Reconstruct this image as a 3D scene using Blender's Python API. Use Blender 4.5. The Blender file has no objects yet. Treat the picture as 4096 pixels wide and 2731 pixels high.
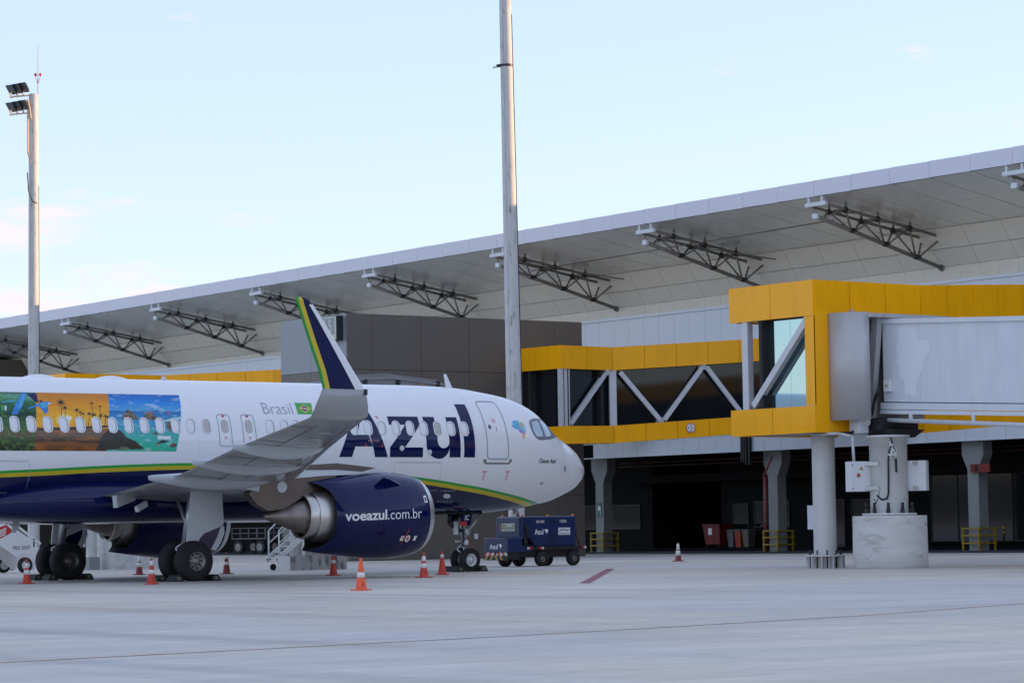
import bpy, bmesh, math, random
import numpy as np
from mathutils import Vector, Matrix

random.seed(7)
SC = bpy.context.scene
COL = SC.collection
R = math.radians

# ------------------------------------------------------------------ camera
# world frame: origin under the airliner's nose wheels, +X the way it points, +Y its port side, +Z up
CAM_POS = Vector((-54.718, -75.863, 1.341))
C_RIGHT = Vector((0.80116307, -0.59825252, -0.01522005))
C_UP = Vector((-0.02681154, -0.06128912, 0.99775988))
C_FWD = Vector((0.59784519, 0.7989603, 0.06514265))
cam = bpy.data.cameras.new('camera')
cam.sensor_fit = 'HORIZONTAL'
cam.sensor_width = 36.0
cam.lens = 36.0 * 11500.0 / 4096.0
cam.clip_start = 0.5
cam.clip_end = 12000
camo = bpy.data.objects.new('camera', cam)
COL.objects.link(camo)
mw = Matrix.Identity(4)
for i in range(3):
    mw[i][0] = C_RIGHT[i]; mw[i][1] = C_UP[i]; mw[i][2] = -C_FWD[i]; mw[i][3] = CAM_POS[i]
camo.matrix_world = mw
SC.camera = camo

# ------------------------------------------------------------------ sky, sun, exposure
SUN_EL = R(7.0)
SUN_AZ = (0.884, -0.468)
world = bpy.data.worlds.new('World')
SC.world = world
world.use_nodes = True
wn = world.node_tree.nodes; wl = world.node_tree.links
wn.clear()
w_out = wn.new('ShaderNodeOutputWorld')
w_bg = wn.new('ShaderNodeBackground')
w_bg.inputs['Strength'].default_value = 0.15
w_sky = wn.new('ShaderNodeTexSky')
w_sky.sky_type = 'NISHITA'
w_sky.sun_disc = False
w_sky.sun_elevation = SUN_EL
w_sky.sun_rotation = math.atan2(SUN_AZ[0], SUN_AZ[1])
w_sky.altitude = 800
w_sky.air_density = 1.0
w_sky.dust_density = 0.4
w_sky.ozone_density = 1.6
# thin evening clouds, mixed into the sky by direction
w_tc = wn.new('ShaderNodeTexCoord')
w_map = wn.new('ShaderNodeMapping')
w_map.inputs['Scale'].default_value = (1.0, 1.0, 3.6)
w_map.inputs['Location'].default_value = (4.5603, 4.4783, -4.4345)
w_noise = wn.new('ShaderNodeTexNoise')
w_noise.inputs['Scale'].default_value = 9.0
w_noise.inputs['Detail'].default_value = 7.0
w_noise.inputs['Roughness'].default_value = 0.56
w_ramp = wn.new('ShaderNodeValToRGB')
w_ramp.color_ramp.elements[0].position = 0.58
w_ramp.color_ramp.elements[1].position = 0.70
w_mix = wn.new('ShaderNodeMixRGB')
w_mix.inputs['Color2'].default_value = (2.55, 2.08, 2.16, 1)
wl.new(w_tc.outputs['Generated'], w_map.inputs['Vector'])
wl.new(w_map.outputs['Vector'], w_noise.inputs['Vector'])
wl.new(w_noise.outputs['Fac'], w_ramp.inputs['Fac'])
w_mul = wn.new('ShaderNodeMath'); w_mul.operation = 'MULTIPLY'; w_mul.inputs[1].default_value = 1.0
wl.new(w_ramp.outputs['Color'], w_mul.inputs[0])
wl.new(w_mul.outputs[0], w_mix.inputs['Fac'])
w_veil = wn.new('ShaderNodeMixRGB')      # even high haze over the whole dome
w_veil.inputs['Fac'].default_value = 0.62
w_veil.inputs['Color2'].default_value = (1.60, 1.92, 2.55, 1)
w_wb = wn.new('ShaderNodeMixRGB'); w_wb.blend_type = 'MULTIPLY'; w_wb.inputs['Fac'].default_value = 1.0
w_wb.inputs['Color2'].default_value = (1.0, 0.88, 1.04, 1)
wl.new(w_sky.outputs['Color'], w_wb.inputs['Color1'])
wl.new(w_wb.outputs['Color'], w_veil.inputs['Color1'])
wl.new(w_veil.outputs['Color'], w_mix.inputs['Color1'])
wl.new(w_mix.outputs['Color'], w_bg.inputs['Color'])
wl.new(w_bg.outputs['Background'], w_out.inputs['Surface'])

sun = bpy.data.lights.new('sun', 'SUN')
sun.energy = 2.6
sun.angle = R(0.5)
sun.color = (1.0, 0.60, 0.30)
suno = bpy.data.objects.new('sun', sun)
COL.objects.link(suno)
sd = Vector((SUN_AZ[0] * math.cos(SUN_EL), SUN_AZ[1] * math.cos(SUN_EL), math.sin(SUN_EL)))
suno.rotation_euler = sd.to_track_quat('Z', 'Y').to_euler()
suno.location = (60, -60, 60)

SC.view_settings.view_transform = 'Standard'
SC.view_settings.look = 'None'
SC.view_settings.exposure = 1.56
SC.view_settings.gamma = 1.0
SC.view_settings.use_curve_mapping = False
SC.render.engine = 'CYCLES'
SC.cycles.max_bounces = 8
SC.cycles.diffuse_bounces = 4
SC.cycles.glossy_bounces = 4
SC.cycles.use_denoising = True

# ------------------------------------------------------------------ materials
MATS = {}


def mat(name, col, rough=0.5, metal=0.0, coat=0.0, var=0.0, vscale=3.0, bump=0.0, bscale=20.0, spec=0.5, emit=None,
        stretch=(1, 1, 1), dirt=None, dirt_scale=1.5, dirt_pos=(0.55, 0.75)):
    m = bpy.data.materials.new(name)
    m.use_nodes = True
    nt = m.node_tree
    b = nt.nodes['Principled BSDF']
    c = tuple(col) + (1,)
    b.inputs['Base Color'].default_value = c
    b.inputs['Roughness'].default_value = rough
    b.inputs['Metallic'].default_value = metal
    b.inputs['Specular IOR Level'].default_value = spec
    if coat:
        b.inputs['Coat Weight'].default_value = coat
        b.inputs['Coat Roughness'].default_value = 0.06
    if emit:
        b.inputs['Emission Color'].default_value = tuple(emit[:3]) + (1,)
        b.inputs['Emission Strength'].default_value = emit[3]
    if var or bump or dirt:
        tc = nt.nodes.new('ShaderNodeTexCoord')
        mp = nt.nodes.new('ShaderNodeMapping')
        mp.inputs['Scale'].default_value = stretch
        nt.links.new(tc.outputs['Object'], mp.inputs['Vector'])
        last = None
        if var:
            n = nt.nodes.new('ShaderNodeTexNoise')
            n.inputs['Scale'].default_value = vscale
            n.inputs['Detail'].default_value = 5
            n.inputs['Roughness'].default_value = 0.6
            nt.links.new(mp.outputs['Vector'], n.inputs['Vector'])
            mr = nt.nodes.new('ShaderNodeMapRange')
            mr.inputs['From Min'].default_value = 0.25
            mr.inputs['From Max'].default_value = 0.75
            mr.inputs['To Min'].default_value = 1 - var
            mr.inputs['To Max'].default_value = 1 + var
            nt.links.new(n.outputs['Fac'], mr.inputs['Value'])
            mx = nt.nodes.new('ShaderNodeVectorMath')
            mx.operation = 'SCALE'
            mx.inputs[0].default_value = col
            nt.links.new(mr.outputs['Result'], mx.inputs['Scale'])
            last = mx.outputs['Vector']
            nt.links.new(last, b.inputs['Base Color'])
        if dirt:
            n = nt.nodes.new('ShaderNodeTexNoise')
            n.inputs['Scale'].default_value = dirt_scale
            n.inputs['Detail'].default_value = 6
            n.inputs['Roughness'].default_value = 0.65
            nt.links.new(mp.outputs['Vector'], n.inputs['Vector'])
            rp = nt.nodes.new('ShaderNodeValToRGB')
            rp.color_ramp.elements[0].position = dirt_pos[0]
            rp.color_ramp.elements[1].position = dirt_pos[1]
            nt.links.new(n.outputs['Fac'], rp.inputs['Fac'])
            mx = nt.nodes.new('ShaderNodeMixRGB')
            mx.inputs['Color1'].default_value = c
            if last:
                nt.links.new(last, mx.inputs['Color1'])
            mx.inputs['Color2'].default_value = tuple(dirt) + (1,)
            nt.links.new(rp.outputs['Color'], mx.inputs['Fac'])
            nt.links.new(mx.outputs['Color'], b.inputs['Base Color'])
        if bump:
            n = nt.nodes.new('ShaderNodeTexNoise')
            n.inputs['Scale'].default_value = bscale
            n.inputs['Detail'].default_value = 4
            nt.links.new(mp.outputs['Vector'], n.inputs['Vector'])
            bp = nt.nodes.new('ShaderNodeBump')
            bp.inputs['Strength'].default_value = bump
            bp.inputs['Distance'].default_value = 0.02
            nt.links.new(n.outputs['Fac'], bp.inputs['Height'])
            nt.links.new(bp.outputs['Normal'], b.inputs['Normal'])
    MATS[name] = m
    return m


NAVY = (0.004, 0.007, 0.062)
GREEN = (0.03, 0.36, 0.045)
YELLOW = (0.62, 0.46, 0.02)
mat('paint_white', (0.80, 0.80, 0.81), 0.14, coat=0.0, var=0.015, vscale=0.8)
mat('paint_navy', NAVY, 0.06, spec=0.36)
mat('paint_green', GREEN, 0.3, coat=0.5)
mat('paint_yellow', YELLOW, 0.3, coat=0.5)
mat('wing_grey', (0.34, 0.345, 0.345), 0.16, spec=0.6, var=0.07, vscale=1.2)
mat('fairing_grey', (0.47, 0.50, 0.53), 0.35, coat=0.2, var=0.05, vscale=1.5, dirt=(0.42, 0.39, 0.30), dirt_scale=2.2, dirt_pos=(0.64, 0.72))
mat('panel_grey_light', (0.58, 0.60, 0.62), 0.4, var=0.04)
mat('seam_grey', (0.34, 0.37, 0.40), 0.5)
mat('seam_dark_grey', (0.10, 0.10, 0.105), 0.6)
mat('hood_grey', (0.22, 0.21, 0.21), 0.5, var=0.15, vscale=2)
mat('dark_seam', (0.03, 0.03, 0.035), 0.6)
mat('window_rim', (0.70, 0.71, 0.73), 0.3, metal=0.1)
mat('window_shade', (0.74, 0.74, 0.74), 0.25, coat=1.0)
mat('window_shade_warm', (0.46, 0.41, 0.37), 0.25, coat=1.0)
mat('window_gap', (0.30, 0.31, 0.34), 0.3)
mat('cockpit_frame', (0.13, 0.15, 0.19), 0.35)
mat('cockpit_glass', (0.28, 0.36, 0.38), 0.06, coat=1.0, metal=0.55)
mat('metal_bright', (0.55, 0.52, 0.49), 0.28, metal=0.95, var=0.08, vscale=4)
mat('metal_lip', (0.62, 0.62, 0.63), 0.33, metal=0.85)
mat('metal_core', (0.62, 0.58, 0.55), 0.38, metal=0.9, var=0.08, vscale=3)
mat('metal_plug', (0.26, 0.225, 0.20), 0.42, metal=0.85, var=0.25, vscale=5)
mat('metal_pylon', (0.15, 0.125, 0.11), 0.3, metal=0.8, var=0.12, vscale=3)
mat('metal_gear', (0.45, 0.46, 0.48), 0.35, metal=0.7, var=0.15, vscale=8)
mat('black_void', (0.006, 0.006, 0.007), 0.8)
mat('rubber', (0.012, 0.012, 0.013), 0.75, bump=0.2, bscale=30)
mat('rim_dark', (0.16, 0.155, 0.15), 0.4, metal=0.6, var=0.2, vscale=12)
mat('rim_grey', (0.24, 0.225, 0.21), 0.4, metal=0.5, var=0.15, vscale=12)
mat('rim_white', (0.66, 0.66, 0.65), 0.4, var=0.08, vscale=14)
mat('white_plain', (0.78, 0.78, 0.78), 0.45)
mat('red_mark', (0.55, 0.06, 0.06), 0.5)
mat('red_pale', (0.70, 0.36, 0.36), 0.5)
mat('grey_text', (0.28, 0.32, 0.38), 0.4)
mat('black_text', (0.015, 0.015, 0.02), 0.5)
mat('flag_blue', (0.02, 0.05, 0.20), 0.4)
mat('sill_grey', (0.20, 0.20, 0.19), 0.5)
mat('orange_beacon', (0.7, 0.16, 0.02), 0.3)
mat('cone_orange', (0.80, 0.11, 0.03), 0.5, var=0.12, vscale=9, dirt=(0.25, 0.07, 0.04), dirt_scale=6, dirt_pos=(0.6, 0.8))
mat('cone_red', (0.52, 0.045, 0.022), 0.5, var=0.15, vscale=9, dirt=(0.2, 0.04, 0.03), dirt_scale=6, dirt_pos=(0.58, 0.8))
mat('cone_maroon', (0.22, 0.03, 0.025), 0.6, var=0.2, vscale=9, dirt=(0.08, 0.03, 0.03), dirt_scale=6, dirt_pos=(0.55, 0.8))
mat('cone_band', (0.72, 0.70, 0.66), 0.4, dirt=(0.4, 0.36, 0.32), dirt_scale=8, dirt_pos=(0.58, 0.75))
mat('cone_black', (0.02, 0.02, 0.02), 0.7)
mat('fascia', (0.62, 0.63, 0.70), 0.38, metal=0.1, var=0.02, vscale=0.6)
mat('soffit', (0.88, 0.88, 0.83), 0.24, metal=0.4, var=0.03, vscale=0.7)
mat('wall_cream', (0.86, 0.81, 0.70), 0.42, var=0.03, vscale=0.5)
mat('wall_blue', (0.62, 0.67, 0.72), 0.38, metal=0.05, var=0.02, vscale=0.5)
mat('truss_steel', (0.24, 0.225, 0.20), 0.45, metal=0.3, var=0.15, vscale=3)
mat('truss_node', (0.03, 0.03, 0.03), 0.5)
mat('bracket_white', (0.62, 0.65, 0.68), 0.4)
mat('tower_dark', (0.125, 0.107, 0.088), 0.42, var=0.06, vscale=0.4)
mat('tower_blue', (0.25, 0.275, 0.30), 0.4, metal=0.2, var=0.04, vscale=0.4)
mat('joint_dark', (0.02, 0.02, 0.02), 0.7)
mat('bridge_yellow', (0.98, 0.43, 0.002), 0.22, metal=0.0, spec=0.28, var=0.05, vscale=0.6, dirt=(0.80, 0.33, 0.003), dirt_scale=1.1, dirt_pos=(0.5, 0.9), stretch=(1.6, 1.6, 0.35))
mat('bridge_steel', (0.56, 0.56, 0.58), 0.42, metal=0.1, var=0.06, vscale=2, dirt=(0.30, 0.27, 0.25), dirt_scale=4, dirt_pos=(0.66, 0.8))
mat('glass_dark', (0.010, 0.012, 0.015), 0.05, spec=0.5)
mat('glass_mirror', (0.33, 0.46, 0.49), 0.035, metal=0.95)
mat('interior_dark', (0.02, 0.02, 0.02), 0.8)
mat('tunnel_white', (0.60, 0.64, 0.68), 0.42, var=0.05, vscale=0.9, dirt=(0.66, 0.69, 0.72), dirt_scale=1.2, dirt_pos=(0.50, 0.70), stretch=(1, 1.6, 0.5))
mat('tunnel_panel', (0.46, 0.45, 0.45), 0.42, metal=0.25, var=0.08, vscale=1.3, dirt=(0.62, 0.60, 0.59), dirt_scale=1.2, dirt_pos=(0.58, 0.66), stretch=(1, 1, 0.4))
mat('pier_white', (0.60, 0.59, 0.57), 0.55, var=0.06, vscale=1.5, dirt=(0.42, 0.38, 0.33), dirt_scale=1.6, dirt_pos=(0.60, 0.8))
mat('concrete_white', (0.62, 0.61, 0.59), 0.8, var=0.08, vscale=1.2, bump=0.5, bscale=9, dirt=(0.40, 0.38, 0.35), dirt_scale=1.4, dirt_pos=(0.52, 0.72), stretch=(1, 1, 3.0))
mat('concrete_old', (0.40, 0.38, 0.36), 0.85, var=0.2, vscale=2.2, bump=0.5, bscale=9, dirt=(0.07, 0.065, 0.06), dirt_scale=1.7, dirt_pos=(0.48, 0.62), stretch=(2.2, 2.2, 0.7))
mat('pole_concrete', (0.56, 0.55, 0.53), 0.75, var=0.08, vscale=2.0, dirt=(0.16, 0.145, 0.13), dirt_scale=2.4, dirt_pos=(0.57, 0.72), stretch=(2.6, 2.6, 0.55), bump=0.3, bscale=14)
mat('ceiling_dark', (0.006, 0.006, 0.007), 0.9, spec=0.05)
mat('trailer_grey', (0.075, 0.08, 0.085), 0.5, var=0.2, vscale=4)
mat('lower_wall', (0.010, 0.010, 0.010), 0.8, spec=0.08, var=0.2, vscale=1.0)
mat('column_grey', (0.27, 0.28, 0.27), 0.7, var=0.1, vscale=1.5)
mat('cabinet_white', (0.70, 0.71, 0.73), 0.4)
mat('cable_black', (0.015, 0.016, 0.018), 0.5)
mat('cable_grey', (0.22, 0.28, 0.28), 0.5)
mat('bolt_dark', (0.035, 0.033, 0.035), 0.5, metal=0.4)
mat('pipe_dim', (0.05, 0.01, 0.008), 0.7)
mat('pipe_red', (0.22, 0.05, 0.04), 0.5)
mat('rail_yellow', (0.33, 0.23, 0.012), 0.5, var=0.15, vscale=6)
mat('sign_green', (0.03, 0.16, 0.10), 0.5)
mat('sign_red', (0.20, 0.025, 0.02), 0.5)
mat('bin_red', (0.15, 0.006, 0.005), 0.45)
mat('bin_orange', (0.32, 0.03, 0.008), 0.45)
mat('bin_grey', (0.13, 0.145, 0.145), 0.5)
mat('truck_blue', (0.010, 0.024, 0.095), 0.3, var=0.1, vscale=4)
mat('truck_seam', (0.006, 0.012, 0.04), 0.5)
mat('truck_black', (0.012, 0.012, 0.013), 0.6)
mat('panel_cream', (0.52, 0.55, 0.44), 0.5)
mat('panel_tan', (0.22, 0.13, 0.08), 0.5)
mat('chevron_red', (0.55, 0.03, 0.03), 0.4)
mat('chevron_white', (0.66, 0.60, 0.54), 0.4)
mat('chevron_yellow', (0.40, 0.29, 0.07), 0.45)
mat('towbar_yellow', (0.62, 0.27, 0.03), 0.45)
mat('apron_red_paint', (0.26, 0.075, 0.11), 0.7, var=0.25, vscale=5)
mat('crack_grey', (0.26, 0.25, 0.25), 0.9, var=0.4, vscale=1.0)
mat('joint_sealant', (0.50, 0.30, 0.19), 0.8, var=0.45, vscale=1.2)
mat('asphalt', (0.035, 0.041, 0.055), 0.85, var=0.15, vscale=0.8, bump=0.3, bscale=30)
mat('lamp_body', (0.02, 0.02, 0.022), 0.4)
mat('lamp_glass', (0.12, 0.13, 0.14), 0.15)
mat('lamp_back', (0.52, 0.40, 0.28), 0.5)
mat('lamp_red', (0.75, 0.05, 0.03), 0.3)
mat('lamp_green_lit', (0.05, 0.6, 0.2), 0.4, emit=(0.05, 1.0, 0.25, 2.0))
mat('hill_green', (0.05, 0.065, 0.06), 0.9, var=0.3, vscale=0.01)
mat('tree_glass_reflection', (0.05, 0.05, 0.02), 0.5)
mat('curtain_tan', (0.20, 0.17, 0.11), 0.6, var=0.2, vscale=0.9)
mat('chock_rubber', (0.02, 0.021, 0.025), 0.7)
mat('chock_tape', (0.14, 0.12, 0.09), 0.6)


# ------------------------------------------------------------------ mesh helpers
class MB:
    """collects boxes, bars, tubes, lathes and prisms into one mesh"""

    def __init__(self):
        self.v = []; self.f = []; self.mi = []; self.m = 0; self.sm = []; self.smooth = False

    def add(self, vs, fs):
        o = len(self.v)
        self.v += [tuple(v) for v in vs]
        for f in fs:
            self.f.append([i + o for i in f]); self.mi.append(self.m); self.sm.append(self.smooth)
        return self

    def box(self, x0, x1, y0, y1, z0, z1):
        x0, x1 = min(x0, x1), max(x0, x1); y0, y1 = min(y0, y1), max(y0, y1); z0, z1 = min(z0, z1), max(z0, z1)
        vs = [(x0, y0, z0), (x1, y0, z0), (x1, y1, z0), (x0, y1, z0), (x0, y0, z1), (x1, y0, z1), (x1, y1, z1), (x0, y1, z1)]
        return self.add(vs, [(0, 3, 2, 1), (4, 5, 6, 7), (0, 1, 5, 4), (1, 2, 6, 5), (2, 3, 7, 6), (3, 0, 4, 7)])

    def cbox(self, x0, x1, y0, y1, z0, z1, c=0.02):
        """box with chamfered edges"""
        bm = bmesh.new()
        bmesh.ops.create_cube(bm, size=1)
        for v in bm.verts:
            v.co = Vector(((x0 + x1) / 2 + v.co.x * (x1 - x0), (y0 + y1) / 2 + v.co.y * (y1 - y0), (z0 + z1) / 2 + v.co.z * (z1 - z0)))
        bmesh.ops.bevel(bm, geom=list(bm.edges), offset=c, segments=2, affect='EDGES', profile=0.5)
        bm.verts.index_update()
        self.add([v.co[:] for v in bm.verts], [[v.index for v in f.verts] for f in bm.faces])
        bm.free()
        return self

    def bar(self, p, q, w, h=None, up=(0, 0, 1)):
        h = w if h is None else h
        p = Vector(p); q = Vector(q); d = (q - p).normalized(); u = Vector(up)
        if abs(d.dot(u)) > 0.98:
            u = Vector((1, 0, 0))
        s = d.cross(u).normalized(); u = s.cross(d).normalized()
        vs = []
        for c in (p, q):
            for a, b in ((-1, -1), (1, -1), (1, 1), (-1, 1)):
                vs.append(c + s * (a * w / 2) + u * (b * h / 2))
        return self.add(vs, [(0, 1, 2, 3), (7, 6, 5, 4), (0, 4, 5, 1), (1, 5, 6, 2), (2, 6, 7, 3), (3, 7, 4, 0)])

    def tube(self, p, q, r, r2=None, n=10, caps=True):
        r2 = r if r2 is None else r2
        p = Vector(p); q = Vector(q); d = (q - p).normalized()
        u = Vector((0, 0, 1)) if abs(d.z) < 0.95 else Vector((1, 0, 0))
        s = d.cross(u).normalized(); u = s.cross(d).normalized()
        vs = []
        for c, rr in ((p, r), (q, r2)):
            for i in range(n):
                a = 2 * math.pi * i / n
                vs.append(c + s * (rr * math.cos(a)) + u * (rr * math.sin(a)))
        fs = [(i, (i + 1) % n, n + (i + 1) % n, n + i) for i in range(n)]
        so = self.smooth
        self.smooth = True
        o = len(self.v)
        self.add(vs, fs)
        self.smooth = False
        if caps:
            self.v += []
            self.f.append([o + i for i in range(n)][::-1]); self.mi.append(self.m); self.sm.append(False)
            self.f.append([o + n + i for i in range(n)]); self.mi.append(self.m); self.sm.append(False)
        self.smooth = so
        return self

    def pipe(self, pts, r, n=8):
        for a, b in zip(pts[:-1], pts[1:]):
            self.tube(a, b, r, n=n)
        return self

    def lathe(self, prof, axis='z', c=(0, 0, 0), n=24, close=False):
        """prof: list of (along, radius)"""
        vs = []; cx, cy, cz = c
        for a, rr in prof:
            for i in range(n):
                t = 2 * math.pi * i / n
                u, w = rr * math.cos(t), rr * math.sin(t)
                if axis == 'z': vs.append((cx + u, cy + w, cz + a))
                elif axis == 'x': vs.append((cx + a, cy + u, cz + w))
                else: vs.append((cx + u, cy + a, cz + w))
        fs = []
        for k in range(len(prof) - 1):
            for i in range(n):
                fs.append((k * n + i, k * n + (i + 1) % n, (k + 1) * n + (i + 1) % n, (k + 1) * n + i))
        so = self.smooth; self.smooth = True
        self.add(vs, fs)
        self.smooth = so
        return self

    def prism(self, poly, plane, a, b):
        """extrude a 2D polygon; plane 'xz' extrudes along y from a to b, 'yz' along x, 'xy' along z"""
        def p3(p, t):
            return {'xz': (p[0], t, p[1]), 'yz': (t, p[0], p[1]), 'xy': (p[0], p[1], t)}[plane]
        n = len(poly)
        vs = [p3(p, a) for p in poly] + [p3(p, b) for p in poly]
        fs = [list(range(n))[::-1], list(range(n, 2 * n))] + [(i, (i + 1) % n, n + (i + 1) % n, n + i) for i in range(n)]
        return self.add(vs, fs)

    def mesh(self, name, mats):
        me = bpy.data.meshes.new(name)
        me.from_pydata(self.v, [], self.f)
        if isinstance(mats, str): mats = [mats]
        for m in mats: me.materials.append(MATS[m])
        for p, i, s in zip(me.polygons, self.mi, self.sm):
            p.material_index = min(i, len(mats) - 1); p.use_smooth = s
        bm = bmesh.new(); bm.from_mesh(me)
        bmesh.ops.recalc_face_normals(bm, faces=bm.faces)
        bm.to_mesh(me); bm.free()
        me.update()
        return me

    def build(self, name, mats, parent=None, loc=None):
        return link(name, self.mesh(name, mats), parent, loc)


def link(name, me, parent=None, loc=None, rotz=0.0):
    o = bpy.data.objects.new(name, me)
    COL.objects.link(o)
    if parent: o.parent = parent
    if loc: o.location = loc
    if rotz: o.rotation_euler = (0, 0, rotz)
    return o


def tag(o, label=None, cat=None, group=None, kind=None):
    if label: o['label'] = label
    if cat: o['category'] = cat
    if group: o['group'] = group
    if kind: o['kind'] = kind
    return o


def thing(name, label, cat, loc=(0, 0, 0), rotz=0.0, group=None):
    o = bpy.data.objects.new(name, None)
    COL.objects.link(o)
    o.location = loc; o.rotation_euler = (0, 0, rotz); o.empty_display_size = 0.3
    return tag(o, label, cat, group)


def copy_tree(o, parent=None):
    c = o.copy(); COL.objects.link(c); c.parent = parent
    for ch in list(o.children):
        copy_tree(ch, c)
    return c


def text_mesh(body, size=1.0, bold=0.0, shear=0.0, align='LEFT'):
    cu = bpy.data.curves.new('lettering', 'FONT')
    cu.body = body; cu.size = size; cu.offset = bold; cu.shear = shear
    cu.align_x = align; cu.resolution_u = 4
    ob = bpy.data.objects.new('lettering', cu)
    COL.objects.link(ob)
    dg = bpy.context.evaluated_depsgraph_get()
    me = bpy.data.meshes.new_from_object(ob.evaluated_get(dg))
    vs = [tuple(v.co) for v in me.vertices]; fs = [tuple(p.vertices) for p in me.polygons]
    bpy.data.objects.remove(ob); bpy.data.curves.remove(cu); bpy.data.meshes.remove(me)
    return vs, fs


def fit_text(body, x0, x1, z0, z1, bold=0.0, shear=0.0):
    """flat lettering scaled to the box x0..x1 (reading direction), z0..z1"""
    vs, fs = text_mesh(body, 1.0, bold, shear)
    xs = [v[0] for v in vs]; ys = [v[1] for v in vs]
    ax, bx, ay, by = min(xs), max(xs), min(ys), max(ys)
    out = [(x0 + (v[0] - ax) / (bx - ax) * (x1 - x0), z0 + (v[1] - ay) / (by - ay) * (z1 - z0)) for v in vs]
    return out, fs


def flat_text(name, parent, mat_, body, place, box, bold=0.0, shear=0.0):
    """place(u, v) -> 3D point"""
    vs, fs = fit_text(body, *box, bold=bold, shear=shear)
    mb = MB(); mb.add([place(*v) for v in vs], fs)
    return mb.build(name, mat_, parent)


# ================================================================== SETTING
def ground_material():
    m = bpy.data.materials.new('apron_concrete'); m.use_nodes = True
    nt = m.node_tree; b = nt.nodes['Principled BSDF']; L = nt.links
    tc = nt.nodes.new('ShaderNodeTexCoord')

    def noise(scale, stretch, rot=0.0, detail=6, rough=0.6):
        mp = nt.nodes.new('ShaderNodeMapping')
        mp.inputs['Scale'].default_value = stretch
        mp.inputs['Rotation'].default_value = (0, 0, rot)
        n = nt.nodes.new('ShaderNodeTexNoise'); n.inputs['Scale'].default_value = scale
        n.inputs['Detail'].default_value = detail; n.inputs['Roughness'].default_value = rough
        L.new(tc.outputs['Object'], mp.inputs['Vector']); L.new(mp.outputs['Vector'], n.inputs['Vector'])
        return n.outputs['Fac']

    def ramp(src, p0, p1, c0, c1):
        r = nt.nodes.new('ShaderNodeValToRGB')
        r.color_ramp.elements[0].position = p0; r.color_ramp.elements[1].position = p1
        r.color_ramp.elements[0].color = tuple(c0) + (1,); r.color_ramp.elements[1].color = tuple(c1) + (1,)
        L.new(src, r.inputs['Fac']); return r.outputs['Color']

    def mul(a, bb, fac=1.0):
        x = nt.nodes.new('ShaderNodeMixRGB'); x.blend_type = 'MULTIPLY'; x.inputs['Fac'].default_value = fac
        L.new(a, x.inputs['Color1']); L.new(bb, x.inputs['Color2']); return x.outputs['Color']

    base = ramp(noise(0.12, (1, 1, 1)), 0.3, 0.7, (0.61, 0.565, 0.495), (0.67, 0.625, 0.555))
    tone = ramp(noise(0.07, (1, 0.45, 1), R(25), 5, 0.6), 0.38, 0.62, (0.93, 0.965, 1.03), (1.06, 1.0, 0.92))
    base = mul(base, tone)
    warm = ramp(noise(0.35, (1, 0.25, 1), R(20)), 0.45, 0.7, (1, 1, 1), (1.0, 0.93, 0.85))
    streak = ramp(noise(0.9, (0.22, 1.0, 1), R(12), 7, 0.65), 0.32, 0.64, (0.83, 0.84, 0.86), (1.04, 1.04, 1.04))
    broad = ramp(noise(0.16, (0.35, 1.0, 1), R(-30), 5, 0.6), 0.35, 0.65, (0.84, 0.85, 0.88), (1.04, 1.02, 1.0))
    tyre = ramp(noise(0.5, (1, 0.05, 1), R(-38), 5, 0.55), 0.55, 0.72, (1, 1, 1), (0.72, 0.70, 0.70))
    speck = ramp(noise(3.5, (1, 1, 1), 0, 4, 0.7), 0.66, 0.72, (1, 1, 1), (0.62, 0.62, 0.62))
    grain = ramp(noise(6.0, (0.35, 1.0, 1), R(37), 6, 0.7), 0.38, 0.62, (0.90, 0.90, 0.91), (1.03, 1.03, 1.02))
    base = mul(base, grain)
    c = mul(mul(mul(mul(mul(base, warm), streak), tyre), speck, 0.8), broad)
    L.new(c, b.inputs['Base Color'])
    b.inputs['Roughness'].default_value = 0.55
    b.inputs['Specular IOR Level'].default_value = 0.35
    bp = nt.nodes.new('ShaderNodeBump'); bp.inputs['Strength'].default_value = 0.25; bp.inputs['Distance'].default_value = 0.02
    L.new(noise(14, (1, 1, 1)), bp.inputs['Height']); L.new(bp.outputs['Normal'], b.inputs['Normal'])
    MATS['apron_concrete'] = m


ground_material()
mb = MB(); mb.add([(-4500, -4500, 0), (4500, -4500, 0), (4500, 4500, 0), (-4500, 4500, 0)], [(0, 1, 2, 3)])
tag(mb.build('apron', 'apron_concrete'), kind='structure')

# service road at the foot of the terminal (terminal frame: n inward, t along the front)
T_ANG = -0.0237575
T_ORG = Vector((40.3, 40.0, 0))
E_N = Vector((math.cos(T_ANG), math.sin(T_ANG), 0)); E_T = Vector((-math.sin(T_ANG), math.cos(T_ANG), 0))


def tw(n, t, z=0.0):
    return T_ORG + E_N * n + E_T * t + Vector((0, 0, z))


mb = MB(); mb.add([tw(-2.5, -150, 0.004), tw(40, -150, 0.004), tw(40, 150, 0.004), tw(-2.5, 150, 0.004)], [(0, 1, 2, 3)])
tag(mb.build('service_road', 'asphalt'), kind='structure')


def ribbon(name, pts, w, m, z=0.004):
    mb = MB()
    for i in range(len(pts) - 1):
        a = Vector((pts[i][0], pts[i][1], 0)); b = Vector((pts[i + 1][0], pts[i + 1][1], 0))
        d = (b - a).normalized(); s = Vector((-d.y, d.x, 0)) * (w / 2)
        mb.add([a - s + Vector((0, 0, z)), b - s + Vector((0, 0, z)), b + s + Vector((0, 0, z)), a + s + Vector((0, 0, z))], [(0, 1, 2, 3)])
    return tag(mb.build(name, m), kind='structure')


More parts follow.
